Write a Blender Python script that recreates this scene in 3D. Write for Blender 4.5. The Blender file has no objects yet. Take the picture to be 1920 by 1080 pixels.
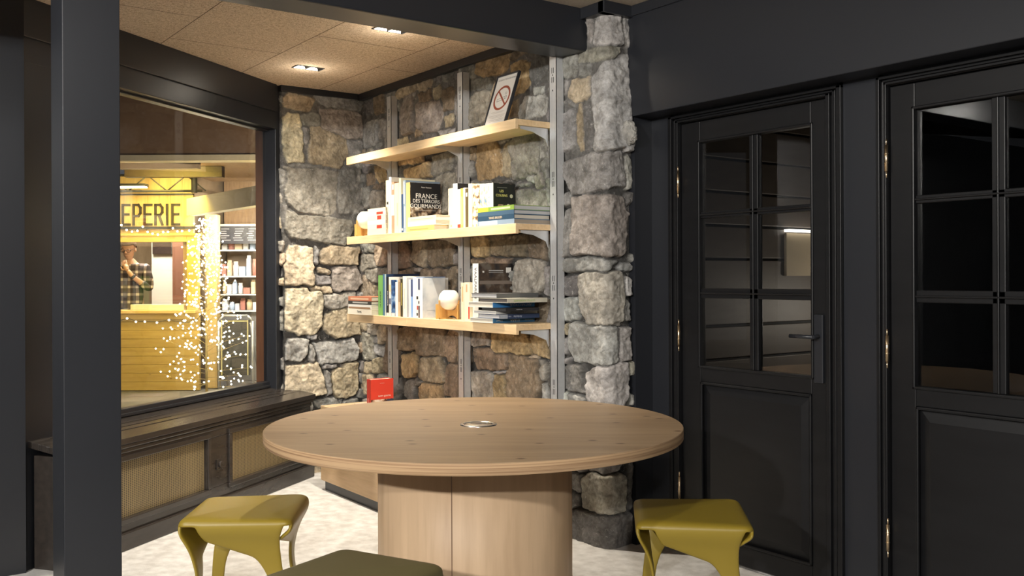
import bpy, bmesh, math, random
import numpy as np
from mathutils import Matrix, Vector
random.seed(7)
SC = bpy.context.scene
COL = SC.collection

# ------------------------------------------------------------------ camera, world, exposure
H = 1.30                      # eye height
TH = math.radians(53.9)       # the view direction against the shelf wall's normal
ROLL = math.radians(-0.25)
F = 1780.0; CX = 960.0; CY = 519.0
cam_d = bpy.data.cameras.new('camera'); cam = bpy.data.objects.new('camera', cam_d); COL.objects.link(cam)
cam_d.sensor_width = 36.0; cam_d.lens = F/1920*36.0; cam_d.shift_y = -(540-CY)/1920.0
cam_d.clip_start = 0.05
cam.matrix_world = Matrix.Translation((0, 0, H)) @ Matrix.Rotation(TH, 4, 'Z') @ Matrix.Rotation(math.pi/2, 4, 'X') @ Matrix.Rotation(ROLL, 4, 'Z')
SC.camera = cam
SC.view_settings.view_transform = 'Standard'; SC.view_settings.look = 'None'
SC.view_settings.exposure = 0.38; SC.view_settings.gamma = 1.0
SC.view_settings.use_curve_mapping = False
W = bpy.data.worlds.new('night'); SC.world = W; W.use_nodes = True
W.node_tree.nodes['Background'].inputs[0].default_value = (0.85, 0.88, 0.95, 1)
W.node_tree.nodes['Background'].inputs[1].default_value = 0.07

def light(name, kind, loc, power, color, size=0.1, target=None, size_y=None, spot=None, blend=1.0):
    d = bpy.data.lights.new(name, kind); d.energy = power; d.color = color
    if kind == 'AREA':
        d.size = size
        if size_y: d.shape = 'RECTANGLE'; d.size_y = size_y
        else: d.shape = 'DISK'
    else:
        d.shadow_soft_size = size
    if kind == 'SPOT': d.spot_size = math.radians(spot); d.spot_blend = blend
    o = bpy.data.objects.new(name, d); COL.objects.link(o); o.location = loc
    if target is not None:
        o.rotation_euler = (Vector(target)-Vector(loc)).to_track_quat('-Z', 'Y').to_euler()
    return o
WARM = (1.0, 0.90, 0.75); NEUT = (1.0, 0.96, 0.90); COOL = (0.88, 0.94, 1.0)
# ceiling lamps of the rest of the room (behind and beside the viewpoint)
light('room_lamp', 'SPOT', (-1.2, 0.5, 2.58), 65, NEUT, .05, (-2.6, 2.0, .3), spot=140)
light('room_lamp', 'SPOT', (-3.0, -0.6, 2.58), 90, NEUT, .05, (-4.2, 1.4, .3), spot=140)
light('room_lamp', 'SPOT', (2.0, -1.6, 2.58), 540, NEUT, .08, (-3.0, 2.0, .9), spot=90)
light('room_lamp', 'SPOT', (-0.4, -3.4, 2.55), 780, NEUT, .08, (-3.4, 2.4, .9), spot=90)
light('room_lamp', 'SPOT', (-4.9, 0.6, 2.52), 110, WARM, .05, (-5.0, 1.4, 0), spot=140)

# ------------------------------------------------------------------ picture geometry -> room planes
sT, cT = math.sin(TH), math.cos(TH)
_r = math.radians(0.25)
def pq(x, y):
    dx, dy = x-CX, CY-y
    return (dx*math.cos(_r)+dy*math.sin(_r))/F, (-dx*math.sin(_r)+dy*math.cos(_r))/F
def c2r(xc, zc):              # viewpoint frame (right, ahead) -> room X, Y
    return (cT*xc - sT*zc, sT*xc + cT*zc)
def ray(x, y):
    q, v = pq(x, y)
    X, Y = c2r(q, 1.0)
    return X, Y, v
def on_Y(x, y, c):
    X, Y, v = ray(x, y); t = c/Y; return (X*t, c, H+v*t)
def on_X(x, y, c):
    X, Y, v = ray(x, y); t = c/X; return (c, Y*t, H+v*t)
def on_Z(x, y, z):
    X, Y, v = ray(x, y); t = (z-H)/v; return (X*t, Y*t, z)
def at_d(x, y, d):
    X, Y, v = ray(x, y); return (X*d, Y*d, H+v*d)

# ------------------------------------------------------------------ materials
def mat(name, col, rough=.6, metal=0., spec=None, emit=None, estr=0., bump=None, noise=None, coat=0.):
    m = bpy.data.materials.new(name); m.use_nodes = True
    nt = m.node_tree; b = nt.nodes['Principled BSDF']
    b.inputs['Base Color'].default_value = (*col, 1); b.inputs['Roughness'].default_value = rough
    b.inputs['Metallic'].default_value = metal
    if spec is not None: b.inputs['Specular IOR Level'].default_value = spec
    if coat: b.inputs['Coat Weight'].default_value = coat
    if emit: b.inputs['Emission Color'].default_value = (*emit, 1); b.inputs['Emission Strength'].default_value = estr
    tc = None
    if noise or bump:
        tc = nt.nodes.new('ShaderNodeTexCoord')
    if noise:                  # (scale, col2, amount-contrast, (sx,sy,sz))
        sc, c2, con, st = noise
        mp = nt.nodes.new('ShaderNodeMapping'); mp.inputs['Scale'].default_value = st
        nt.links.new(tc.outputs['Object'], mp.inputs[0])
        n = nt.nodes.new('ShaderNodeTexNoise'); n.inputs['Scale'].default_value = sc; n.inputs['Detail'].default_value = 6
        nt.links.new(mp.outputs[0], n.inputs['Vector'])
        cr = nt.nodes.new('ShaderNodeValToRGB')
        cr.color_ramp.elements[0].position = .5-con; cr.color_ramp.elements[1].position = .5+con
        cr.color_ramp.elements[0].color = (*col, 1); cr.color_ramp.elements[1].color = (*c2, 1)
        nt.links.new(n.outputs[0], cr.inputs[0]); nt.links.new(cr.outputs[0], b.inputs['Base Color'])
    if bump:                   # (scale, strength, distance)
        n2 = nt.nodes.new('ShaderNodeTexNoise'); n2.inputs['Scale'].default_value = bump[0]; n2.inputs['Detail'].default_value = 5
        nt.links.new(tc.outputs['Object'], n2.inputs['Vector'])
        bp = nt.nodes.new('ShaderNodeBump'); bp.inputs['Strength'].default_value = bump[1]; bp.inputs['Distance'].default_value = bump[2]
        nt.links.new(n2.outputs[0], bp.inputs['Height']); nt.links.new(bp.outputs[0], b.inputs['Normal'])
    return m
_pc = {}
def paint(c, rough=.55):
    k = (tuple(round(v, 3) for v in c), rough)
    if k not in _pc: _pc[k] = mat('paint', c, rough)
    return _pc[k]

def wood_mat(name, c1, c2, c3, axis='X', scale=1.0, rough=.5, knots=True, flatk=False):
    m = bpy.data.materials.new(name); m.use_nodes = True; nt = m.node_tree; b = nt.nodes['Principled BSDF']
    b.inputs['Roughness'].default_value = rough
    tc = nt.nodes.new('ShaderNodeTexCoord'); mp = nt.nodes.new('ShaderNodeMapping')
    s = {'X': (.6, 7, 7), 'Y': (7, .6, 7), 'Z': (7, 7, .6)}[axis]
    mp.inputs['Scale'].default_value = tuple(v*scale for v in s)
    nt.links.new(tc.outputs['Object'], mp.inputs[0])
    n = nt.nodes.new('ShaderNodeTexNoise'); n.inputs['Scale'].default_value = 1.6; n.inputs['Detail'].default_value = 8; n.inputs['Distortion'].default_value = .6
    nt.links.new(mp.outputs[0], n.inputs['Vector'])
    cr = nt.nodes.new('ShaderNodeValToRGB'); e = cr.color_ramp.elements
    e[0].position = .33; e[0].color = (*c2, 1); e[1].position = .66; e[1].color = (*c1, 1)
    nt.links.new(n.outputs[0], cr.inputs[0])
    out = cr.outputs[0]
    n3 = nt.nodes.new('ShaderNodeTexNoise'); n3.inputs['Scale'].default_value = 9; n3.inputs['Detail'].default_value = 4
    nt.links.new(mp.outputs[0], n3.inputs['Vector'])
    mx = nt.nodes.new('ShaderNodeMix'); mx.data_type = 'RGBA'; mx.blend_type = 'MULTIPLY'; mx.inputs[0].default_value = .35
    cr3 = nt.nodes.new('ShaderNodeValToRGB'); cr3.color_ramp.elements[0].position = .3; cr3.color_ramp.elements[1].position = .6
    cr3.color_ramp.elements[0].color = (.6, .55, .5, 1)
    nt.links.new(n3.outputs[0], cr3.inputs[0])
    nt.links.new(out, mx.inputs[6]); nt.links.new(cr3.outputs[0], mx.inputs[7]); out = mx.outputs[2]
    if knots:
        mk = nt.nodes.new('ShaderNodeMapping'); mk.inputs['Scale'].default_value = {'X': (3.0, 5, 5), 'Y': (6, 2.2, 6), 'Z': (6, 6, 2.2)}[axis]
        nt.links.new(tc.outputs['Object'], mk.inputs[0])
        v = nt.nodes.new('ShaderNodeTexVoronoi'); v.inputs['Scale'].default_value = 1.0
        if flatk: v.voronoi_dimensions = '2D'
        nt.links.new(mk.outputs[0], v.inputs['Vector'])
        ck = nt.nodes.new('ShaderNodeValToRGB'); ck.color_ramp.elements[0].position = .02; ck.color_ramp.elements[1].position = .06
        ck.color_ramp.elements[0].color = (1, 1, 1, 1); ck.color_ramp.elements[1].color = (0, 0, 0, 1)
        nt.links.new(v.outputs['Distance'], ck.inputs[0])
        m2 = nt.nodes.new('ShaderNodeMix'); m2.data_type = 'RGBA'
        nt.links.new(ck.outputs[0], m2.inputs[0]); nt.links.new(out, m2.inputs[6]); m2.inputs[7].default_value = (*c3, 1)
        out = m2.outputs[2]
    nt.links.new(out, b.inputs['Base Color'])
    return m

BLACK = mat('black_paint', (.017, .0185, .023), .36, bump=(40, .08, .002))
BLACKW = mat('black_painted_wood', (.0062, .0063, .0072), .40, bump=(25, .15, .002), noise=(4, (.0086, .0087, .0098), .2, (1, 1, 6)), spec=.35)
BROWNBLK = mat('dark_stained_wood', (.026, .022, .020), .22, noise=(5, (.042, .035, .030), .25, (1, 6, 6)), bump=(30, .1, .002))
STEEL = mat('galvanised_steel', (.60, .61, .62), .42, .35, noise=(60, (.52, .535, .55), .3, (1, 1, 1)))
SLOT = mat('slot_dark', (.02, .02, .02), .8)
BRASS = mat('brass', (.75, .58, .38), .3, 1.0)
CHROME = mat('chrome', (.8, .8, .8), .2, 1.0)
PINE = wood_mat('pine_shelf', (.80, .60, .36), (.70, .49, .27), (.36, .20, .09), 'X', 1.0, .5)
OAK_TOP = wood_mat('table_laminate', (.37, .255, .15), (.29, .195, .112), (.10, .055, .03), 'X', .8, .42, flatk=True)
OAK_EDGE = wood_mat('table_edge_ply', (.52, .35, .20), (.35, .21, .11), (.2, .1, .05), 'X', 1.0, .5, knots=False)
OAK_PED = wood_mat('table_pedestal', (.66, .475, .305), (.53, .37, .23), (.2, .12, .06), 'Z', .55, .5, knots=False)
CABW = wood_mat('cabinet_wood', (.60, .42, .25), (.50, .34, .19), (.22, .12, .06), 'X', 1.0, .5)
LIME = mat('olive_yellow_plastic', (.26, .185, .020), .40, bump=(160, .05, .001))
OLIVE = mat('olive_green_plastic', (.105, .090, .038), .5, bump=(160, .05, .001))
PAGES = mat('paper_pages', (.62, .58, .50), .8, noise=(60, (.48, .44, .37), .3, (.2, .2, 8)))
WHITEGL = mat('opal_glass', (.85, .80, .70), .25, coat=.3)
LAMPW = mat('lamp_wood', (.62, .38, .12), .5, noise=(8, (.52, .28, .08), .3, (1, 6, 1)))
def glass_mat(name, ior=1.45, tint=(1, 1, 1)):
    m = bpy.data.materials.new(name); m.use_nodes = True; nt = m.node_tree; nt.nodes.clear()
    o = nt.nodes.new('ShaderNodeOutputMaterial'); g = nt.nodes.new('ShaderNodeBsdfGlass'); g.inputs['Color'].default_value = (*tint, 1)
    g.inputs['Roughness'].default_value = 0.0; g.inputs['IOR'].default_value = ior
    nt.links.new(g.outputs[0], o.inputs[0]); return m
GLASS = glass_mat('window_glass')
DGLASS = glass_mat('door_glass', 1.5, (.85, .85, .85))
def emis(name, col, s):
    m = bpy.data.materials.new(name); m.use_nodes = True; nt = m.node_tree; nt.nodes.clear()
    o = nt.nodes.new('ShaderNodeOutputMaterial'); e = nt.nodes.new('ShaderNodeEmission')
    e.inputs[0].default_value = (*col, 1); e.inputs[1].default_value = s; nt.links.new(e.outputs[0], o.inputs[0]); return m

# ------------------------------------------------------------------ mesh helpers
class MB:
    def __init__(s): s.bm = bmesh.new()
    def quad(s, pts, mi=0):
        f = s.bm.faces.new([s.bm.verts.new(p) for p in pts]); f.material_index = mi; return f
    def box(s, a, b, mi=0, M=None, bev=0.):
        x0, y0, z0 = [min(a[i], b[i]) for i in range(3)]; x1, y1, z1 = [max(a[i], b[i]) for i in range(3)]
        P = [(x0,y0,z0),(x1,y0,z0),(x1,y1,z0),(x0,y1,z0),(x0,y0,z1),(x1,y0,z1),(x1,y1,z1),(x0,y1,z1)]
        vs = [s.bm.verts.new(M @ Vector(p) if M else p) for p in P]
        fs = []
        for q in ((0,3,2,1),(4,5,6,7),(0,1,5,4),(1,2,6,5),(2,3,7,6),(3,0,4,7)):
            f = s.bm.faces.new([vs[i] for i in q]); f.material_index = mi; fs.append(f)
        if bev > 0:
            es = list({e for f in fs for e in f.edges})
            bmesh.ops.bevel(s.bm, geom=es, offset=bev, segments=2, profile=.6, affect='EDGES')
        return s
    def prism(s, poly, z0, z1, mi=0, M=None):      # poly: xy list counter-clockwise
        lo = [s.bm.verts.new(M @ Vector((x, y, z0)) if M else (x, y, z0)) for x, y in poly]
        hi = [s.bm.verts.new(M @ Vector((x, y, z1)) if M else (x, y, z1)) for x, y in poly]
        n = len(poly)
        f = s.bm.faces.new(lo[::-1]); f.material_index = mi
        f = s.bm.faces.new(hi); f.material_index = mi
        for i in range(n):
            f = s.bm.faces.new((lo[i], lo[(i+1) % n], hi[(i+1) % n], hi[i])); f.material_index = mi
        return s
    def cyl(s, p, q, r, n=16, mi=0, r2=None):
        p, q = Vector(p), Vector(q); d = (q-p); L = d.length; r2 = r if r2 is None else r2
        R = d.to_track_quat('Z', 'Y').to_matrix()
        a = []; b = []
        for i in range(n):
            t = 2*math.pi*i/n; u = Vector((math.cos(t), math.sin(t), 0))
            a.append(s.bm.verts.new(p+R @ (u*r))); b.append(s.bm.verts.new(q+R @ (u*r2)))
        f = s.bm.faces.new(a[::-1]); f.material_index = mi; f = s.bm.faces.new(b); f.material_index = mi
        for i in range(n):
            f = s.bm.faces.new((a[i], a[(i+1) % n], b[(i+1) % n], b[i])); f.material_index = mi; f.smooth = True
        return s
    def lathe(s, prof, n=48, mi=0, c=(0, 0, 0), smooth=True):
        rings = []
        for r, z in prof:
            if r < 1e-6: rings.append([s.bm.verts.new((c[0], c[1], c[2]+z))])
            else: rings.append([s.bm.verts.new((c[0]+r*math.cos(2*math.pi*i/n), c[1]+r*math.sin(2*math.pi*i/n), c[2]+z)) for i in range(n)])
        for A, B_ in zip(rings, rings[1:]):
            for i in range(n):
                j = (i+1) % n
                if len(A) == 1 and len(B_) == 1: continue
                if len(A) == 1: vs = (A[0], B_[j], B_[i])
                elif len(B_) == 1: vs = (A[i], A[j], B_[0])
                else: vs = (A[i], A[j], B_[j], B_[i])
                f = s.bm.faces.new(vs); f.material_index = mi; f.smooth = smooth
        return s
    def sphere(s, c, r, sub=2, mi=0, sc=(1, 1, 1)):
        M = Matrix.Translation(c) @ Matrix.Diagonal((*[v*r for v in sc], 1))
        g = bmesh.ops.create_icosphere(s.bm, subdivisions=sub, radius=1, matrix=M)
        for v in g['verts']:
            for f in v.link_faces: f.smooth = True; f.material_index = mi
        return s
    def build(s, name, mats, parent=None, loc=None, bevel=0., smooth=False):
        bmesh.ops.recalc_face_normals(s.bm, faces=s.bm.faces)
        me = bpy.data.meshes.new(name); s.bm.to_mesh(me); s.bm.free()
        if not isinstance(mats, (list, tuple)): mats = [mats]
        for m in mats: me.materials.append(m)
        o = bpy.data.objects.new(name, me); COL.objects.link(o)
        if smooth:
            for p in me.polygons: p.use_smooth = True
        if parent: o.parent = parent
        if loc: o.location = loc
        if bevel:
            b = o.modifiers.new('bevel', 'BEVEL'); b.width = bevel; b.segments = 2; b.limit_method = 'ANGLE'; b.angle_limit = math.radians(40)
            b.harden_normals = False
        return o
def tag(o, label=None, cat=None, group=None, kind=None):
    if label: o['label'] = label
    if cat: o['category'] = cat
    if group: o['group'] = group
    if kind: o['kind'] = kind
    return o
def empty(name, loc=(0, 0, 0), rz=0., label=None, cat=None, group=None, kind=None):
    o = bpy.data.objects.new(name, None); COL.objects.link(o); o.location = loc; o.rotation_euler = (0, 0, rz)
    o.empty_display_size = .05
    return tag(o, label, cat, group, kind)
def struct(name, mb, m, parent=None, bevel=0.):
    o = mb.build(name, m, parent, bevel=bevel)
    if parent is None: o['kind'] = 'structure'
    return o
def text_obj(name, txt, size, m, parent, M, extrude=.0008, thin=0., align='CENTER', sx=1.0):
    cu = bpy.data.curves.new('t', 'FONT'); cu.body = txt; cu.size = size; cu.extrude = extrude; cu.align_x = align; cu.align_y = 'CENTER'
    cu.offset = thin; cu.resolution_u = 3
    t = bpy.data.objects.new('t', cu); COL.objects.link(t)
    bpy.context.view_layer.update()
    me = bpy.data.meshes.new_from_object(t.evaluated_get(bpy.context.evaluated_depsgraph_get()))
    COL.objects.unlink(t); bpy.data.objects.remove(t)
    me.transform(M @ Matrix.Diagonal((sx, 1, 1, 1))); me.materials.clear(); me.materials.append(m)
    o = bpy.data.objects.new(name, me); COL.objects.link(o); o.parent = parent
    return o

# ------------------------------------------------------------------ main planes
YW = 3.03            # stone shelf wall
YD = 3.30            # door wall
XL = -5.90           # short stone wall at left, perpendicular to the shelf wall
XC = on_Y(1138, 600, YW)[0]            # stone corner beside the doors
YE = on_X(530, 600, XL)[1]             # free end of the left stone wall
YR = 3.19                              # back end of the stone return
ZC = 2.555; ZC2 = 2.60
# window wall frame: u along the wall (away from the viewpoint), v outwards
OX, OY = c2r(-1.529, 6.187)
wx, wy = c2r(.3098, .9508)
nx_, ny_ = -wy, wx
if nx_*c2r(-.951, .31)[0]+ny_*c2r(-.951, .31)[1] < 0: nx_, ny_ = -nx_, -ny_
WANG = math.atan2(wy, wx)
def win(u, v): return (OX+wx*u+nx_*v, OY+wy*u+ny_*v)
def on_win(x, y, v):           # picture point -> (u, z) on the plane v
    X, Y, vv = ray(x, y)
    # (tX,tY) = O + u w + v n
    bx, by = OX+nx_*v, OY+ny_*v
    det = X*(-wy)-(-wx)*Y
    t = (bx*(-wy)-(-wx)*by)/det
    u = (X*by-Y*bx)/det
    u = ((X*t-bx)*wx+(Y*t-by)*wy)
    return u, H+vv*t
MW = Matrix.Translation((OX, OY, 0)) @ Matrix.Rotation(WANG, 4, 'Z')   # local (u, v, z): v is outwards when +y

# ------------------------------------------------------------------ floor, ceilings
FLOOR = mat('carpet', (.50, .48, .455), .95, noise=(16, (.66, .645, .62), .14, (1, 1, 1)), bump=(220, .5, .004))
u0w = -6.0
fl = [win(.05, .10), win(u0w, .10), (3.5, -5), (3.5, YD+.02), (XC, YD+.02), (XC, YW+.05), (XL-.1, YW+.05)]
fb = MB().prism([(p[0], p[1]) for p in fl], -.05, 0); struct('floor', fb, FLOOR)

def ceil_mat():
    m = bpy.data.materials.new('wood_fibre_board'); m.use_nodes = True; nt = m.node_tree; b = nt.nodes['Principled BSDF']
    b.inputs['Roughness'].default_value = .95
    tc = nt.nodes.new('ShaderNodeTexCoord')
    n = nt.nodes.new('ShaderNodeTexNoise'); n.inputs['Scale'].default_value = 90; n.inputs['Detail'].default_value = 5; n.inputs['Distortion'].default_value = 1.5
    nt.links.new(tc.outputs['Object'], n.inputs['Vector'])
    cr = nt.nodes.new('ShaderNodeValToRGB'); e = cr.color_ramp.elements
    e[0].position = .35; e[0].color = (.36, .27, .18, 1); e[1].position = .60; e[1].color = (.68, .55, .41, 1)
    nt.links.new(n.outputs[0], cr.inputs[0]); nt.links.new(cr.outputs[0], b.inputs['Base Color'])
    bp = nt.nodes.new('ShaderNodeBump'); bp.inputs['Strength'].default_value = .6; bp.inputs['Distance'].default_value = .003
    nt.links.new(n.outputs[0], bp.inputs['Height']); nt.links.new(bp.outputs[0], b.inputs['Normal'])
    return m
CEIL = ceil_mat()
JOINT = mat('board_joint', (.10, .065, .035), .9)
BXF, BXN = -3.71, -3.517               # beam faces
# fibre boards laid in rows along X
yA = on_Z(352, 47, ZC)[1]; yB = on_Z(522, 102, ZC)[1]; dY = yB-yA
xA = on_Z(423, 86, ZC)[0]; xB = on_Z(690, 82, ZC)[0]
cb = MB()
cb.prism([win(.05, -.0), win(-5.2, -.0), (BXF+.05, -4.2), (BXF+.05, YW+.05), (XL-.1, YW+.05)], ZC, ZC+.06, 0)
rows = [yB+k*dY for k in range(-8, 3)]
for k, y in enumerate(rows):
    if y > YW: continue
    xl = XL if y > OY else OX+wx*((y-OY)/wy)
    cb.box((xl, y-.0018, ZC-.0006), (BXF, y+.0018, ZC+.002), 1)
LB = 1.2
for k in range(-8, 2):
    y0 = rows[0]+(k+8)*dY; y1 = min(y0+dY, YW)
    if y0 > YW: continue
    # the row between yA and yB holds the joint at xA, the next one the joint at xB
    base = xA if (k % 2) else xB
    for j in range(-3, 4):
        x = base+j*LB
        ym = (y0+y1)/2; xl = XL if ym > OY else OX+wx*((y0-OY)/wy)
        if x > BXF or x < xl: continue
        cb.box((x-.0015, y0, ZC-.0006), (x+.0015, y1, ZC+.002), 1)
struct('ceiling', cb, [CEIL, JOINT])
CEILG = mat('pale_fibre_board', (.42, .37, .30), .95, noise=(90, (.55, .49, .41), .2, (1, 1, 1)), bump=(90, .5, .003))
struct('ceiling', MB().prism([(BXF+.05, -4.2), (4, -4.2), (4, 3.2), (BXF+.05, 3.2)], ZC2, ZC2+.06), CEILG)

# ------------------------------------------------------------------ stone walls
def vnoise(a, b, seed):
    rs = np.random.RandomState(seed); T = rs.rand(256, 256)
    ia = np.floor(a).astype(int); ib = np.floor(b).astype(int); fa = a-ia; fb_ = b-ib
    fa = fa*fa*(3-2*fa); fb_ = fb_*fb_*(3-2*fb_)
    ia &= 255; ib &= 255; ja = (ia+1) & 255; jb = (ib+1) & 255
    return (T[ia, ib]*(1-fa)+T[ja, ib]*fa)*(1-fb_)+(T[ia, jb]*(1-fa)+T[ja, jb]*fa)*fb_-.5
def fbm(a, b, seed, o=4, g=.5):
    r = 0*a; A = 1.
    for k in range(o):
        r = r+A*vnoise(a*2**k, b*2**k, seed+k*7); A *= g
    return r
TONE = {'g': (.225, .220, .210), 'd': (.125, .122, .117), 't': (.33, .275, .195), 'l': (.35, .345, .33), 'b': (.19, .148, .105),
        'o': (.34, .25, .14), 'c': (.44, .385, .285), 'k': (.075, .073, .070), 'm': (.26, .24, .21)}
LEFT_ST = """530 176 586 208 t;588 178 680 204 g;530 214 566 305 c;564 212 605 236 g;600 205 680 260 m;563 238 580 272 g;577 240 650 312 t
650 262 686 300 g;533 308 600 318 g;533 316 630 402 m;630 318 678 400 g;533 404 672 455 m;533 463 587 534 c;600 460 670 497 t;588 462 597 497 g
594 502 618 514 t;592 516 618 534 g;620 500 675 546 m;576 534 622 550 t;533 540 604 630 c;604 548 668 580 m;608 580 673 633 t;578 628 596 638 l
533 636 576 678 l;578 646 590 680 g;592 638 670 682 l;604 682 650 694 g;533 682 608 745 c;620 682 672 746 t;608 694 622 745 g;588 746 640 766 g
640 748 672 762 g;533 748 586 800 g;600 766 672 810 t;533 804 600 862 g;604 812 674 866 g;580 866 612 890 t;614 868 674 930 g"""
BACK_ST = """686 185 705 215 d;700 170 724 215 b;684 228 712 275 g;712 222 728 262 g;706 270 718 280 g;752 180 778 253 m;745 182 752 208 g;784 190 835 248 m
747 158 786 178 t;788 152 813 170 t;814 162 832 186 c;788 171 813 190 b;771 175 781 183 l;836 165 856 208 b;837 214 856 238 t;780 236 796 256 t
747 258 768 274 t;827 242 858 254 l;728 165 745 240 g;725 242 746 300 g;747 286 799 308 o;758 310 812 340 o;813 286 853 325 m;745 311 758 334 d;708 308 727 343 o;690 325 708 350 b
684 300 697 325 g;684 350 695 390 g;700 344 727 356 b;695 357 726 394 m;728 300 746 360 b;748 342 800 400 b;802 328 856 400 m;700 396 760 450 g;762 402 820 448 b;822 402 880 448 b
748 453 770 503 b;775 450 802 500 t;803 448 853 498 b;748 506 764 522 b;765 502 778 518 b;779 502 790 513 m;790 502 810 524 b;811 500 841 524 b;842 495 857 550 b
675 476 703 511 m;704 455 728 496 t;685 456 702 474 g;690 500 728 532 m;675 516 700 560 t;700 536 714 562 t;715 534 750 600 b;752 526 800 600 b;802 526 850 610 b
676 604 690 620 t;690 604 712 628 m;710 608 727 646 c;703 630 710 646 l;677 623 702 673 m;704 648 725 667 l;701 669 722 700 t;680 676 700 702 t;678 703 706 740 t
726 602 750 700 b;750 611 784 657 b;785 613 837 667 b;838 618 858 680 b;753 662 783 708 o;784 668 836 716 t;838 682 858 748 b;760 712 780 750 g;779 710 794 725 g;785 718 836 752 o
708 703 756 750 g;897 88 960 142 o;864 118 896 152 g;880 146 932 170 g;882 172 920 236 m;880 176 894 187 g;962 88 998 106 b;963 112 998 178 o;998 106 1030 158 d;1004 160 1026 176 l
978 180 1030 222 l;955 190 978 222 b;922 150 960 230 t;858 152 880 240 g;884 274 900 302 t;896 258 946 334 o;930 250 964 268 m;946 270 962 330 t;962 244 1012 334 m;1012 240 1030 294 l
1016 296 1030 338 g;880 302 894 332 g;880 334 926 344 g;928 336 965 346 d;987 324 1004 341 l;1004 322 1024 350 m;966 341 994 351 g;966 353 1030 420 g;882 346 925 400 g;926 350 964 430 g
883 440 920 482 o;922 436 992 480 b;994 430 1029 488 b;915 482 964 496 b;882 484 912 498 b;966 486 1022 560 m;1022 500 1032 560 g;884 500 964 560 g;884 562 920 618 b;922 562 990 616 b;992 562 1030 616 b
884 620 921 651 m;924 618 998 666 o;1000 621 1029 668 o;887 655 957 694 b;885 695 927 760 m;928 703 950 760 o;952 668 1016 765 b;988 664 1008 674 t;1004 674 1028 714 m;926 695 952 702 g;1018 718 1030 760 l
858 620 884 690 b;858 692 884 760 b;1032 90 1054 200 g;1032 202 1054 330 g;1032 332 1054 450 g;1032 452 1054 570 g;1032 572 1054 700 g;1055 103 1087 148 g;1087 86 1156 114 m
1089 116 1112 146 g;1067 146 1112 190 c;1054 150 1067 180 g;1054 184 1080 204 g;1113 106 1178 284 l;1083 192 1097 282 t;1098 192 1112 284 d;1055 206 1082 286 g;1106 22 1116 84 g;1116 24 1162 84 l;1163 28 1181 92 g
1054 288 1168 361 g;1169 290 1183 355 g;1054 363 1074 388 g;1076 364 1178 480 m;1054 392 1072 484 g;1168 360 1183 400 d;1054 484 1158 513 g;1158 494 1182 511 g;1054 516 1089 556 d;1088 512 1168 613 m
1168 518 1183 556 l;1054 558 1086 603 l;1168 560 1182 602 g;1143 597 1172 609 g;1054 607 1066 630 t;1066 608 1158 684 l;1160 612 1182 680 g;1054 633 1065 665 g;1054 667 1071 681 g;1053 683 1099 734 d
1100 685 1177 768 l;1053 729 1070 756 l;1070 737 1100 758 g;1053 760 1098 830 g;1100 772 1178 828 g;1053 832 1100 882 g;1102 830 1172 887 g;1072 886 1096 922 g;1094 889 1173 972 m;1060 922 1090 958 d;1066 962 1184 1042 d;1174 830 1184 960 k"""
def parse(t):
    out = []
    for p in t.replace('\n', ';').split(';'):
        a = p.split(); 
        if a: out.append((*map(float, a[:4]), a[4]))
    return out
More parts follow.
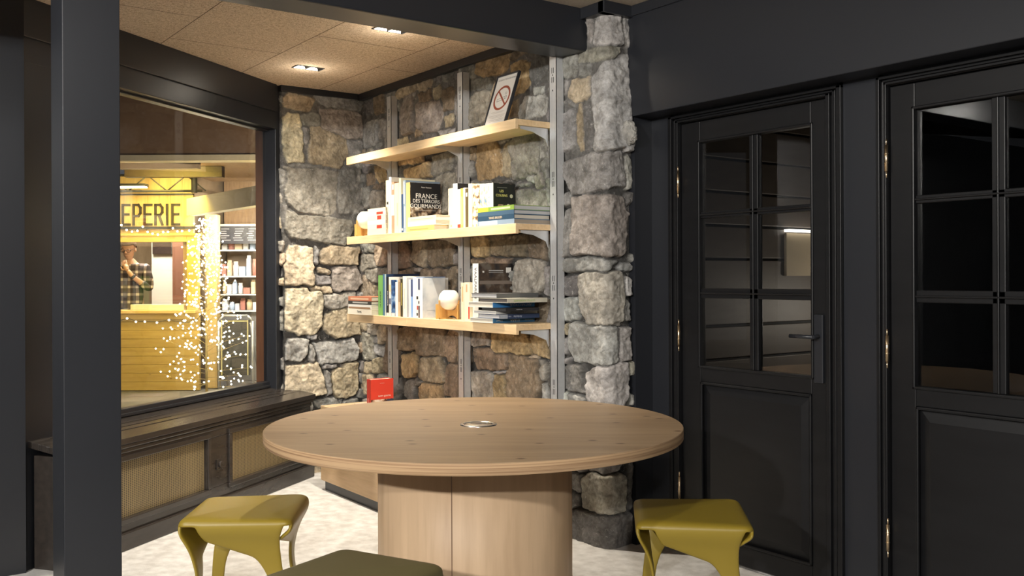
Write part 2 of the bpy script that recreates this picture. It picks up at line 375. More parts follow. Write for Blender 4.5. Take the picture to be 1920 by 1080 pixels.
def stone_wall(name, stones, umin, umax, zmin, zmax, base, step, seed, amp=1.0, mortar_deep=lambda U, Z: 0*U+1.):
    """stones: (u, z, half_u, half_z, tone).  base(U) -> point and normal arrays."""
    rs = random.Random(seed)
    S = list(stones)
    for k in range(2600):                # fill where none was listed
        u = rs.uniform(umin, umax); z = rs.uniform(zmin, zmax)
        dm = min((max(abs(u-s[0])-s[2], 0)**2+max(abs(z-s[1])-s[3], 0)**2)**.5 if (abs(u-s[0]) > s[2] or abs(z-s[1]) > s[3]) else -1 for s in S) if S else 1
        if dm > .028:
            a = min(dm*.95, rs.uniform(.05, .11)); S.append((u, z, a*rs.uniform(.9, 1.5), a*rs.uniform(.8, 1.1), rs.choice('gggdmt')))
    nu = int((umax-umin)/step)+1; nz = int((zmax-zmin)/step)+1
    us = np.linspace(umin, umax, nu); zs = np.linspace(zmin, zmax, nz)
    U, Z = np.meshgrid(us, zs, indexing='ij')
    Uw = U+.018*fbm(U*8+3, Z*8, seed+1, 3)+.009*fbm(U*38, Z*38, seed+2, 3); Zw = Z+.018*fbm(U*8+40, Z*8+9, seed+3, 3)+.009*fbm(U*38+9, Z*38, seed+4, 3)
    d1 = np.full(U.shape, 9.); d2 = np.full(U.shape, 9.); idx = np.zeros(U.shape, int)
    for i, s in enumerate(S):
        c, sn = math.cos(rs.uniform(-.12, .12)), math.sin(rs.uniform(-.12, .12))
        du = Uw-s[0]; dz = Zw-s[1]; a = abs(c*du+sn*dz); b = abs(-sn*du+c*dz)
        sk = rs.uniform(-.25, .25)       # tapered outline
        hu = s[2]*(1+sk*dz/s[3]*.5); hz = s[3]
        r = .14*min(s[2], s[3])
        # signed distance to the rounded box
        qx = a-(hu-r); qz = b-(hz-r)
        d = np.sqrt(np.maximum(qx, 0)**2+np.maximum(qz, 0)**2)+np.minimum(np.maximum(qx, qz), 0)-r
        for _c in range(3):               # broken-off corners
            an = math.pi/4+math.pi/2*rs.randrange(4)+rs.uniform(-.35, .35); cn_, sn_ = math.cos(an), math.sin(an)
            reach = abs(cn_)*s[2]+abs(sn_)*s[3]
            d = np.maximum(d, cn_*du+sn_*dz-reach*rs.uniform(.70, .98))
        m1 = d < d1
        d2 = np.where(m1, d1, np.minimum(d2, d)); idx = np.where(m1, i, idx); d1 = np.where(m1, d, d1)
    e = np.minimum(-d1, (d2-d1)*.5)-.0015          # metres inside the stone
    n = len(S); R = np.random.RandomState(seed+9)
    hgt = R.uniform(.014, .024, n); ta = R.uniform(-.10, .10, n); tb = R.uniform(-.10, .10, n); tone = np.array([TONE[s[4]] for s in S])
    tone = tone*1.18*(1+R.uniform(-.17, .17, (n, 1)))*(1+R.uniform(-.03, .03, (n, 3)))
    cu = np.array([s[0] for s in S]); cz = np.array([s[1] for s in S])
    t = np.clip(e/.0075, 0, 1); prof = np.sqrt(np.clip(1-(1-t)**2, 0, 1))
    rough = fbm(U*14+idx*3.7, Z*14+idx*1.9, seed+20, 5, .55)
    ridge = abs(fbm(U*22+idx*1.3, Z*22, seed+30, 4, .55))
    h = hgt[idx]*prof+prof*(ta[idx]*(U-cu[idx])+tb[idx]*(Z-cz[idx])+.012*rough-.010*ridge+.004*abs(fbm(U*60, Z*60, seed+33, 3)))
    md = mortar_deep(U, Z)
    mort = .010*(1-md)-.014*md+.006*fbm(U*30, Z*30, seed+50, 4)
    h = np.where(e > 0, mort*(1-prof)+np.maximum(h, mort)*prof, mort)*amp
    col = tone[idx]*(1+.55*fbm(U*16+idx*5., Z*16, seed+60, 5, .6)[..., None])
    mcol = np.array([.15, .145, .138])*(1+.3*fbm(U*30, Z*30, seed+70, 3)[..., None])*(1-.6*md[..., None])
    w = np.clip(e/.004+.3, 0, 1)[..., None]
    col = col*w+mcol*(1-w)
    P, N = base(us)                       # (nu,2) arrays
    X = P[:, 0:1]+N[:, 0:1]*h; Y = P[:, 1:2]+N[:, 1:2]*h
    co = np.stack([X, Y, Z], -1).reshape(-1, 3)
    ii = np.arange(nu*nz).reshape(nu, nz)
    f = np.stack([ii[:-1, :-1], ii[1:, :-1], ii[1:, 1:], ii[:-1, 1:]], -1).reshape(-1, 4)
    me = bpy.data.meshes.new(name); me.vertices.add(len(co)); me.vertices.foreach_set('co', co.ravel())
    me.loops.add(f.size); me.loops.foreach_set('vertex_index', f.ravel().astype(np.int32))
    me.polygons.add(len(f)); me.polygons.foreach_set('loop_start', np.arange(0, f.size, 4, dtype=np.int32)); me.polygons.foreach_set('loop_total', np.full(len(f), 4, dtype=np.int32))
    me.update(calc_edges=True); me.validate()
    ca = me.color_attributes.new('stone', 'FLOAT_COLOR', 'POINT')
    ca.data.foreach_set('color', np.concatenate([np.clip(col, .01, 1), np.ones(U.shape+(1,))], -1).reshape(-1).astype(np.float32))
    me.materials.append(STONE)
    me.polygons.foreach_set('use_smooth', np.ones(len(f), dtype=bool))
    o = bpy.data.objects.new(name, me); COL.objects.link(o); return o
def stone_mat():
    m = bpy.data.materials.new('field_stone'); m.use_nodes = True; nt = m.node_tree; b = nt.nodes['Principled BSDF']
    b.inputs['Roughness'].default_value = .85
    a = nt.nodes.new('ShaderNodeAttribute'); a.attribute_name = 'stone'
    tc = nt.nodes.new('ShaderNodeTexCoord')
    n = nt.nodes.new('ShaderNodeTexNoise'); n.inputs['Scale'].default_value = 30; n.inputs['Detail'].default_value = 10; n.inputs['Roughness'].default_value = .74; n.inputs['Distortion'].default_value = .5
    nt.links.new(tc.outputs['Object'], n.inputs['Vector'])
    cr = nt.nodes.new('ShaderNodeValToRGB'); cr.color_ramp.elements[0].position = .36; cr.color_ramp.elements[1].position = .64
    cr.color_ramp.elements[0].color = (.58, .56, .53, 1); cr.color_ramp.elements[1].color = (1.32, 1.32, 1.32, 1)
    nt.links.new(n.outputs[0], cr.inputs[0])
    mx = nt.nodes.new('ShaderNodeMix'); mx.data_type = 'RGBA'; mx.blend_type = 'MULTIPLY'; mx.inputs[0].default_value = 1
    nt.links.new(a.outputs['Color'], mx.inputs[6]); nt.links.new(cr.outputs[0], mx.inputs[7])
    # pale mineral flecks
    n2 = nt.nodes.new('ShaderNodeTexNoise'); n2.inputs['Scale'].default_value = 30; n2.inputs['Detail'].default_value = 9; n2.inputs['Roughness'].default_value = .62; n2.inputs['Distortion'].default_value = 2.2
    nt.links.new(tc.outputs['Object'], n2.inputs['Vector'])
    c2 = nt.nodes.new('ShaderNodeValToRGB'); c2.color_ramp.elements[0].position = .60; c2.color_ramp.elements[1].position = .70
    c2.color_ramp.elements[1].color = (.6, .6, .6, 1)
    nt.links.new(n2.outputs[0], c2.inputs[0])
    m2 = nt.nodes.new('ShaderNodeMix'); m2.data_type = 'RGBA'; nt.links.new(c2.outputs[0], m2.inputs[0]); nt.links.new(mx.outputs[2], m2.inputs[6]); m2.inputs[7].default_value = (.55, .53, .49, 1)
    nt.links.new(m2.outputs[2], b.inputs['Base Color'])
    bp = nt.nodes.new('ShaderNodeBump'); bp.inputs['Strength'].default_value = .7; bp.inputs['Distance'].default_value = .006
    nt.links.new(n.outputs[0], bp.inputs['Height']); nt.links.new(bp.outputs[0], b.inputs['Normal'])
    return m
STONE = stone_mat()
# back wall: u = X - XL, wraps round the corner at XC on to the return
LW = XC-XL
def ub(x, y):
    if x <= 1138: p = on_Y(x, y, YW); return p[0]-XL, p[2]
    p = on_X(x, y, XC); return LW+(p[1]-YW), p[2]
def conv(S, fn):
    out = []
    for x0, y0, x1, y1, t in S:
        ua, _ = fn(x0, (y0+y1)/2); ub_, _ = fn(x1, (y0+y1)/2); _, za = fn((x0+x1)/2, y0); _, zb = fn((x0+x1)/2, y1)
        if ub_ < ua: ua, ub_ = ub_, ua
        out.append(((ua+ub_)/2, (za+zb)/2, max((ub_-ua)/2, .012)*1.03, max((za-zb)/2, .012)*1.03, t))
    return out
def base_back(us):
    P = np.zeros((len(us), 2)); N = np.zeros((len(us), 2)); r = .035
    for i, u in enumerate(us):
        if u < LW-r: P[i] = (XL+u, YW); N[i] = (0, -1)
        elif u < LW+r:
            t = (u-LW+r)/(2*r)*math.pi/2
            c = (XC-r, YW+r); P[i] = (c[0]+r*math.sin(t), c[1]-r*math.cos(t)); N[i] = (math.sin(t), -math.cos(t))
        else: P[i] = (XC, YW+(u-LW)); N[i] = (1, 0)
    return P, N
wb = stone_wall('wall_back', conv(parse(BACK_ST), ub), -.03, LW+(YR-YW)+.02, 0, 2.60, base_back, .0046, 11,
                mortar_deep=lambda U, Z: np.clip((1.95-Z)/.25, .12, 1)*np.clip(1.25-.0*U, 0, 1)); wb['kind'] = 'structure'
LL = YW-YE
def ul(x, y):
    p = on_X(x, y, XL); return YW-p[1], p[2]
def base_left(us):
    P = np.zeros((len(us), 2)); N = np.zeros((len(us), 2)); r = .02
    for i, u in enumerate(us):
        if u < LL-r: P[i] = (XL, YW-u); N[i] = (1, 0)
        elif u < LL+r:
            t = (u-LL+r)/(2*r)*math.pi/2; c = (XL-r, YE+r); P[i] = (c[0]+r*math.cos(t), c[1]-r*math.sin(t)); N[i] = (math.cos(t), -math.sin(t))
        else: P[i] = (XL-(u-LL), YE); N[i] = (0, -1)
    return P, N
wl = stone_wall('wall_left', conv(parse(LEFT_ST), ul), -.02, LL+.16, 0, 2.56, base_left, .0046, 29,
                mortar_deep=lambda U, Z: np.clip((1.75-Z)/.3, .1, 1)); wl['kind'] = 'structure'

# one rock of the corner sticks out below the header
m = MB(); g_ = bmesh.ops.create_icosphere(m.bm, subdivisions=5, radius=1)
from mathutils import noise as mno
for v_ in m.bm.verts:
    p = v_.co.copy(); k_ = 1+.30*mno.noise(p*1.3+Vector((3, 1, 7)))+.12*mno.noise(p*4)+.10*mno.noise(p*9)+.05*mno.noise(p*21)
    v_.co = Vector((XC+.030+p.x*k_*.062, 3.135+p.y*k_*.030, 1.985+p.z*k_*.062))
rk = m.build('wall_back', mat('pale_rock', (.40, .385, .35), .85, noise=(30, (.17, .165, .155), .2, (1, 1, 1)), bump=(60, .7, .005)), smooth=True); rk['kind'] = 'structure'

# ------------------------------------------------------------------ black trims, beam, post
def trim(n, mb, m=BLACK, bevel=.003): return struct('trim_%d' % n, mb, m, bevel=bevel)
trim(1, MB().box((XL-.02, YW-.045, ZC-.045), (BXF, YW+.03, ZC+.0)))
trim(2, MB().box((XL-.1, YE-.02, ZC-.04), (XL+.035, YW-.045, ZC+.0)))
trim(3, MB().box((BXN, YW-.05, ZC2-.055), (XC+.04, YW+.03, ZC2)).box((XC, YW-.05, ZC2-.055), (XC+.045, YR+.05, ZC2)))
bt = MB().box((BXF, -4.2, 2.395), (BXN, YW+.005, ZC2+.02)); b_ = bt.build('ceiling_beam', BLACK, bevel=.006)
tag(b_, 'long black painted beam under the ceiling, running to the stone pillar', 'beam')
py0 = on_X(118, 500, BXN)[1]; py1 = on_X(226.5, 500, BXN)[1]
b_ = MB().box((BXF, py0, 0), (BXN, py1, 2.395)).build('support_post', BLACK, bevel=.003)
tag(b_, 'tall square black post standing in front of the window', 'post')

# ------------------------------------------------------------------ window wall
uR = on_win(503, 480, .06)[0]          # right end of the glass
uP0 = on_win(97, 400, 0)[0]; uP1 = on_win(40, 400, 0)[0]
def wbox(mb, u0, v0, z0, u1, v1, z1, mi=0): return mb.box((u0, v0, z0), (u1, v1, z1), mi, MW)
sgn = 1.0
tst = MW @ Vector((0, 1, 0)); 
if abs((tst.x-OX)-nx_) > .1: sgn = -1.0
def V(v): return sgn*v
ZH = 2.268
m = MB(); wbox(m, uP1-.0, V(0), ZH, .03, V(.16), ZC+.03); trim(4, m)
m = MB(); wbox(m, uP1, V(-.016), ZH+.11, -.02, V(0), ZC-.0); trim(5, m)          # raised upper board of the header
m = MB(); wbox(m, -.014, V(0), 0, .16, V(.10), ZH); trim(6, m)                  # right jamb
m = MB(); wbox(m, uP1, V(0), 0, uP0, V(.16), ZH); struct('wall_left', m, BLACK)
# low wall below the window
m = MB(); wbox(m, uP0, V(.055), 0, uR+.1, V(.16), .585); struct('wall_left', m, BLACKW)
# window 1 : glass + frame
FRW = mat('brown_window_wood', (.24, .10, .045), .45, noise=(6, (.34, .15, .07), .25, (6, 6, 1)))
w1 = empty('window_1', kind='structure')
m = MB(); g0 = uP0+.02; g1 = uR+.02
wbox(m, g0, V(.075), .60, g1, V(.081), ZH); m.build('pane', GLASS, w1)
m = MB()
wbox(m, g0, V(.052), .586, g1+.02, V(.11), .626); wbox(m, g0, V(.044), .586, g1+.02, V(.052), .604); wbox(m, g0, V(.055), ZH-.012, g1+.02, V(.11), ZH+.01)
wbox(m, g1+.008, V(.055), .626, g1+.03, V(.11), ZH-.012); wbox(m, g0-.03, V(.055), .626, g0+.01, V(.11), ZH-.012)
m.build('window_frame', BLACK, w1, bevel=.003)
m = MB(); uo = on_win(479, 480, .20)[0]
wbox(m, uo, V(.12), .5, uo+.25, V(.20), 2.5); m.build('outer_frame', FRW, w1)

# wall left of the window, parallel to the beam
p40 = win(uP1, 0)
m = MB().box((p40[0]-.02, -4, 0), (p40[0]-.12, p40[1]+.02, ZC+.02)); 
m = MB().prism([(p40[0]+.02, p40[1]+.01), (p40[0]-.1, p40[1]+.01), (p40[0]-.1, -4), (p40[0]+.02, -4)], 0, ZC+.02); struct('wall_left', m, BLACK)

# ------------------------------------------------------------------ radiator cover under the window
bench = empty('radiator_cover', (*win(0, 0), 0), WANG, 'dark brown window seat radiator cover with woven mesh panels', 'radiator cover')
VB = V(-.194)
ub1 = on_win(583, 880, -.194)[0]; ub0 = on_win(60, 930, .0)[0]
ZT = .538
def bb(mb, u0, v0, z0, u1, v1, z1, mi=0, bev=0.): return mb.box((u0, v0, z0), (u1, v1, z1), mi, None, bev)
# top with slots: strips between slots
def uu(x, y, v=-.1): return on_win(x, y, v)[0]
m = MB()
v0, v1 = V(-.215), V(.05)
slots = []
for (xa, xb) in ((228, 318), (410, 500)):
    ua, ub_ = uu(xa, 790), uu(xb, 790)
    slots.append((ua, ub_))
slots = [(ub0+.08, uu(322, 792, -.07)), (uu(415, 765, -.07), uu(526, 742, -.07))]
vr = [V(-.115), V(-.106), V(-.070), V(-.061), V(-.025), V(-.016)]     # three slot rows
vr = sorted(vr, key=lambda q: sgn*q)
edges_u = [ub0-.02]+[e for s in slots for e in s]+[ub1+.03]
zt0, zt1 = ZT-.03, ZT
# full strips between slot rows
bounds = [v0]+vr+[v1]
for i in range(0, len(bounds), 2):
    bb(m, ub0-.02, bounds[i], zt0, ub1+.03, bounds[i+1], zt1)
for i in range(1, len(bounds)-1, 2):
    for j in range(0, len(edges_u), 2):
        bb(m, edges_u[j], bounds[i], zt0, edges_u[j+1], bounds[i+1], zt1)
top = m.build('top_board', BROWNBLK, bench, bevel=.0025)
for v_ in top.data.vertices: v_.co.z += .045*(sgn*v_.co.y+.215)/.265
m = MB(); bb(m, ub0-.01, V(-.208), ZT-.052, ub1+.02, V(-.15), ZT-.03); bb(m, ub0, V(-.2), ZT-.075, ub1+.008, V(-.15), ZT-.052); m.build('moulding', BROWNBLK, bench, bevel=.006)
# carcass: front frame with two openings
pa1 = on_win(397, 830, -.194); pa0u = ub0+.10
zp1 = .425; zp0 = .135
pu = [(ub0+.09, on_win(388, 900, -.194)[0]), (on_win(433, 850, -.194)[0], -.12+.0)]
pu[1] = (pu[1][0], ub1-.10)
zp = (.150, .425)
m = MB()
bb(m, ub0, V(-.194), zp[1], ub1, V(-.165), ZT-.05)
bb(m, ub0, V(-.194), .0, ub1, V(-.165), zp[0])
bb(m, ub0, V(-.194), zp[0], pu[0][0], V(-.165), zp[1])
bb(m, pu[0][1], V(-.194), zp[0], pu[1][0], V(-.165), zp[1])
bb(m, pu[1][1], V(-.194), zp[0], ub1, V(-.165), zp[1])
bb(m, ub1-.025, V(-.165), 0, ub1, V(-.01), ZT-.03); bb(m, ub0, V(-.165), 0, ub0+.025, V(-.01), ZT-.03)
m.build('carcass', BROWNBLK, bench, bevel=.003)
m = MB(); bb(m, ub0-.0, V(-.215), 0, ub1+.012, V(-.19), .085); m.build('plinth', BROWNBLK, bench, bevel=.005)
def mesh_mat():
    m = bpy.data.materials.new('woven_mesh'); m.use_nodes = True; nt = m.node_tree; b = nt.nodes['Principled BSDF']
    b.inputs['Roughness'].default_value = .5
    tc = nt.nodes.new('ShaderNodeTexCoord'); mp = nt.nodes.new('ShaderNodeMapping'); nt.links.new(tc.outputs['Object'], mp.inputs[0])
    mp.inputs['Scale'].default_value = (1, 0, 1)
    sep = nt.nodes.new('ShaderNodeSeparateXYZ'); nt.links.new(mp.outputs[0], sep.inputs[0])
    outs = []
    for ax, per in ((0, .0145), (2, .0085)):
        ml = nt.nodes.new('ShaderNodeMath'); ml.operation = 'MULTIPLY'; ml.inputs[1].default_value = 1/per; nt.links.new(sep.outputs[ax], ml.inputs[0])
        fr = nt.nodes.new('ShaderNodeMath'); fr.operation = 'FRACT'; nt.links.new(ml.outputs[0], fr.inputs[0])
        g = nt.nodes.new('ShaderNodeMath'); g.operation = 'GREATER_THAN'; g.inputs[1].default_value = .45; nt.links.new(fr.outputs[0], g.inputs[0]); outs.append(g)
    mm = nt.nodes.new('ShaderNodeMath'); mm.operation = 'MULTIPLY'; nt.links.new(outs[0].outputs[0], mm.inputs[0]); nt.links.new(outs[1].outputs[0], mm.inputs[1])
    mx = nt.nodes.new('ShaderNodeMix'); mx.data_type = 'RGBA'; nt.links.new(mm.outputs[0], mx.inputs[0])
    mx.inputs[6].default_value = (.27, .205, .105, 1); mx.inputs[7].default_value = (.03, .022, .012, 1)
    nt.links.new(mx.outputs[2], b.inputs['Base Color'])
    return m
MESHM = mesh_mat()
for (a, b2) in pu:
    m = MB(); bb(m, a, V(-.176), zp[0], b2, V(-.172), zp[1]); mp_ = m.build('mesh_panel', MESHM, bench)
    m = MB(); w_ = .028
    for (x0, z0, x1, z1) in ((a-w_, zp[1], b2+w_, zp[1]+w_), (a-w_, zp[0]-w_, b2+w_, zp[0]), (a-w_, zp[0], a, zp[1]), (b2, zp[0], b2+w_, zp[1])):
        bb(m, x0, V(-.206), z0, x1, V(-.19), z1)
    m.build('panel_frame', BROWNBLK, bench, bevel=.004)
kn = (pu[0][1]+pu[1][0])/2
m = MB(); bb(m, kn-.03, V(-.20), .24, kn+.03, V(-.19), .30); m.cyl((kn, V(-.20), .27), (kn, V(-.214), .27), .018, 20); m.build('knob', BROWNBLK, bench, bevel=.002)

# ------------------------------------------------------------------ right: header, door wall, doors
XR = 3.4
def dx(x, y=500): return on_Y(x, y, YD)[0]
F1a, F1b = dx(1258), dx(1582); L1a, L1b = dx(1277), dx(1553)
F2a = dx(1648); L2a = dx(1668); L2b = L2a+(L1b-L1a); F2b = L2b+(F1b-L1b)
ZL = 2.018; ZF = 2.05
m = MB(); m.box((XC-.005, 3.165, 2.07), (XR, YD+.25, ZC2+.03)); trim(7, m, BLACK, .004)
m = MB().box((XC+.0, 3.155, ZC2-.05), (XR, 3.17, ZC2)); trim(8, m)
# wall pieces
m = MB()
m.box((XC-.05, YD, 0), (F1a+.02, YD+.12, 2.08)).box((F1b-.02, YD, 0), (F2a+.02, YD+.12, 2.08)).box((F2b-.02, YD, 0), (XR, YD+.12, 2.08))
m.box((F1a, YD, ZF), (F1b, YD+.12, 2.08)).box((F2a, YD, ZF), (F2b, YD+.12, 2.08))
m.box((XC-.25, YR-.004, 0), (XC+.031, YD+.1, 2.59))
struct('wall_right', m, BLACK)
def frame(mb, a, b, la, lb):
    # stepped mouldings: three ridges
    for k, (o, w, dpt) in enumerate(((0, .014, .018), (.018, .010, .012), (.032, .012, .020))):
        mb.box((a+o*(la-a)/.045, YD-dpt, 0), (a+(o+w)*(la-a)/.045, YD+.02, ZL+.005+(.045-o)*.8))
        mb.box((b-o*(b-lb)/.045, YD-dpt, 0), (b-(o+w)*(b-lb)/.045, YD+.02, ZL+.005+(.045-o)*.8))
        mb.box((a+o*(la-a)/.045, YD-dpt, ZL+.005+(.045-o-w)*.8), (b-o*(b-lb)/.045, YD+.02, ZL+.005+(.045-o)*.8))
    mb.box((a, YD-.004, 0), (la-.004, YD+.05, ZF)); mb.box((lb+.004, YD-.004, 0), (b, YD+.05, ZF))
    mb.box((a, YD-.004, ZL+.004), (b, YD+.05, ZF+.01))
m = MB(); frame(m, F1a, F1b, L1a, L1b); trim(9, m, BLACKW, .002)
m = MB(); frame(m, F2a, F2b, L2a, L2b); trim(10, m, BLACKW, .002)
PZ = [(1.597, 1.918), (1.243, 1.567), (.885, 1.197)]
def door(name, la, lb, cols, handle, lab):
    r = empty(name, kind='structure'); r['label'] = lab
    yf, yb = YD+.004, YD+.042
    c0, c1, c2_, c3 = cols
    m = MB()
    m.box((la+.002, yf, .012), (c0, yb, ZL)); m.box((c3, yf, .012), (lb-.002, yb, ZL))
    m.box((c0, yf, PZ[0][1]), (c3, yb, ZL)); m.box((c0, yf, .81), (c3, yb, PZ[2][0]-.0)); m.box((c0, yf, .012), (c3, yb, .10))
    m.build('door_frame', BLACKW, r, bevel=.003)
    # glazing bars and bead mouldings
    m = MB()
    m.box((c1, yf+.004, PZ[2][0]), (c2_, yb, PZ[0][1]))
    for k in range(2): m.box((c0, yf+.004, PZ[k+1][1]), (c3, yb, PZ[k][0]))
    md = (c1+c2_)/2
    m.box((md-.004, yf-.004, PZ[2][0]), (md+.004, yf+.01, PZ[0][1]))
    for k in range(2): z = (PZ[k+1][1]+PZ[k][0])/2; m.box((c0, yf-.004, z-.004), (c3, yf+.01, z+.004))
    m.build('glazing_bars', BLACKW, r, bevel=.003)
    m = MB(); w_ = .012
    for (a, b, z0, z1) in ((c0-w_, c3+w_, PZ[2][0]-w_, PZ[0][1]+w_), (c0+.0, c3-.0, .10, .81)):
        m.box((a, yf-.007, z1-w_), (b, yf+.006, z1)).box((a, yf-.007, z0), (b, yf+.006, z0+w_))
        m.box((a, yf-.007, z0), (a+w_, yf+.006, z1)).box((b-w_, yf-.007, z0), (b, yf+.006, z1))
    m.build('bead_moulding', BLACKW, r, bevel=.004)
    m = MB()
    a, b, z0, z1 = c0, c3, .10, .81; i_ = .055
    # raised and fielded panel
    P = [(a, yf+.016, z0), (b, yf+.016, z0), (b, yf+.016, z1), (a, yf+.016, z1)]; Q = [(a+i_, yf+.002, z0+i_), (b-i_, yf+.002, z0+i_), (b-i_, yf+.002, z1-i_), (a+i_, yf+.002, z1-i_)]
    m.quad(Q)
    for k in range(4): m.quad([P[k], P[(k+1) % 4], Q[(k+1) % 4], Q[k]])
    m.box((a, yf+.02, z0), (b, yb-.006, z1))
    m.build('lower_panel', BLACKW, r)
    for (xa, xb) in ((c0, c1), (c2_, c3)):
        for z0, z1 in PZ:
            MB().box((xa-.001, yf+.016, z0-.001), (xb+.001, yf+.020, z1+.001)).build('pane', DGLASS, r)
    for z in (1.745, 1.02, .30):
        m = MB(); m.cyl((la-.002, YD-.016, z-.05), (la-.002, YD-.016, z+.05), .0065, 12)
        for zz in (-.062, .062): m.cyl((la-.002, YD-.016, z+zz-.012), (la-.002, YD-.016, z+zz+.012), .0038, 10)
        for zz in (-.018, .018): m.cyl((la-.002, YD-.016, z+zz-.002), (la-.002, YD-.016, z+zz+.002), .0078, 12)
        m.build('hinge', BRASS, r)
    if handle:
        hx = (c3+lb)/2
        m = MB(); m.box((hx-.022, YD-.010, .86), (hx+.022, yf, 1.14), bev=.004); hp = m.build('handle_plate', BLACK, r)
        m = MB(); m.cyl((hx, YD-.008, 1.05), (hx, YD-.055, 1.05), .009, 14); m.cyl((hx+.006, YD-.05, 1.05), (hx-.11, YD-.05, 1.05), .008, 14); m.build('door_handle', BLACK, hp)
    return r
d1c = (dx(1312), dx(1403), dx(1419), dx(1520))
door('door_1', L1a, L1b, d1c, True, 'black half glazed door beside the stone pillar, cladding seen behind it')
off = L2a-L1a
door('door_2', L2a, L2b, (dx(1715), dx(1715)+(d1c[1]-d1c[0]), dx(1715)+(d1c[2]-d1c[0]), dx(1715)+(d1c[3]-d1c[0])), True, 'black half glazed door at the right edge, dark behind')
# dark rooms behind the doors
CLAD = mat('stained_cladding', (.060, .046, .034), .5, noise=(5, (.085, .066, .05), .25, (6, 1, 6)))
DARKW = mat('dark_plaster', (.018, .018, .018), .8)
m = MB(); XS = L1a-.10
z = .02; random.seed(3)
hts = [.17]*16
for h_ in hts:
    if z > 2.5: break
    m.box((XS-.02, YD+.14, z+.012), (XS, YD+3.4, z+h_)); z += h_
m.box((XS-.04, YD+.14, 0), (XS-.02, YD+3.4, 2.6), 1)
struct('wall_right', m, [CLAD, DARKW], bevel=.004)
m = MB(); m.box((XS-.04, YD+3.4, 0), (F1b+.04, YD+3.5, 2.6)).box((F1b+.05, YD+.14, 0), (F1b+.1, YD+3.5, 2.6)).box((XS-.04, YD+.12, 2.55), (F2b+1, YD+3.5, 2.65)).box((F1b+.1, YD+3.4, 0), (F2b+1, YD+3.5, 2.6))
m.box((F2b+.9, YD+.14, 0), (F2b+1, YD+3.5, 2.6))
struct('wall_right', m, DARKW)
struct('floor', MB().box((XS-.04, YD+.03, -.05), (F2b+1, YD+3.5, 0)), FLOOR)
light('corridor_lamp', 'POINT', (XS+.5, YD+1.5, 1.1), 8, WARM, .06)
# lit notice panel with a strip lamp on the cladding
s0 = on_X(1475, 430, XS+.02); s1 = on_X(1540, 430, XS+.02)
o = MB().box((XS+.005, s0[1], s0[2]-.25), (XS+.02, s1[1], s0[2]-.02)).build('wall_panel', mat('beige_panel', (.42, .34, .22), .6)); tag(o, 'beige panel under a strip lamp, seen through the first glazed door', 'panel')
o = MB().box((XS+.005, s0[1], s0[2]-.012), (XS+.04, s1[1], s0[2])).build('strip_lamp', emis('strip_lamp', (1, .95, .85), 4.)); tag(o, 'thin bright strip lamp behind the first glazed door', 'lamp')

# ------------------------------------------------------------------ recessed ceiling lamps
REFL = emis('lamp_reflector', (1, .93, .80), 9.0)
DKREFL = mat('dark_reflector', (.05, .045, .04), .25, .6)
for (px, py_, lab) in ((733, 55, 'recessed twin downlight nearer the black beam'), (578, 127, 'recessed twin downlight nearer the stone corner')):
    p = on_Z(px, py_, ZC)
    r = empty('recessed_downlight', (p[0], p[1], ZC), 0, lab, 'ceiling lamp', 'recessed downlights in the fibre ceiling')
    m = MB(); a, b = .042, .088
    for (x0, y0, x1, y1) in ((-a, -b, a, -b+.006), (-a, b-.006, a, b), (-a, -b, -a+.005, b), (a-.005, -b, a, b)): m.box((x0, y0, -.004), (x1, y1, .0))
    m.build('bezel', BLACK, r)
    m = MB(); m.box((-a+.004, -b+.005, -.0012), (a-.004, b-.005, -.0004)); m.build('housing', DKREFL, r)
    for k in range(2):
        cy = (-.5+k)*.080
        m = MB(); pts = [(-a+.007, cy-.036), (a-.012, cy-.03), (a-.012, cy+.0), (-a+.007, cy+.036)]
        m.prism(pts, -.0030, -.0014); m.build('reflector', REFL, r)
    light('downlight', 'SPOT', (p[0], p[1], ZC-.02), 150, WARM, .025, (p[0]-.0, p[1]+.03, 0), spot=104, blend=.85)
    light('downlight_glow', 'POINT', (p[0], p[1], ZC-.10), 1.2, WARM, .04)

# ------------------------------------------------------------------ shelving
YF = 2.75
XS0 = on_Y(650, 450, YF)[0]; XS1 = on_Y(967, 420, YF)[0]
SZ = {'top': 2.075, 'mid': 1.562, 'low': 1.066}
uprights = []
for (px, ytop, lab) in ((729, 181, 'leftmost grey slotted steel upright on the stone wall'), (862, 136, 'middle grey slotted steel upright on the stone wall'), (1036, 97, 'rightmost grey slotted steel upright on the stone wall')):
    q = on_Y(px, ytop, 2.965); X0 = q[0]; zt = min(q[2], 2.50)
    uprights.append(X0)
    r = empty('shelf_upright', (X0, 2.965, 0), 0, lab, 'shelf upright', 'slotted uprights carrying the shelves')
    wdt = .028
    m = MB(); zb = .56 if X0 < -4.1 else .10
    m.box((-wdt, 0, zb), (wdt, .003, zt)).box((-wdt, 0, zb), (-wdt+.003, .05, zt)).box((wdt-.003, 0, zb), (wdt, .05, zt))
    m.box((-wdt-.0, .047, zb), (wdt, .05, zt))
    z = zt-.08; k = 0
    while z > zb+.1:
        for s in (-.006, .006): m.box((s-.0018, -.0006, z-.028), (s+.0018, .0005, z), 1); m.box((s-.0018, -.0006, z-.075), (s+.0018, .0005, z-.047), 1)
        m.box((-.003, -.0006, z-.040), (.003, .0005, z-.034), 1); m.box((-.003, -.0006, z-.118), (.003, .0005, z-.110), 1)
        z -= .52
    z = zt-.05
    while z > zb+.06:
        m.box((-wdt-.0006, .016, z-.022), (-wdt+.001, .026, z), 1); z -= .05
    m.build('channel', [STEEL, SLOT], r)
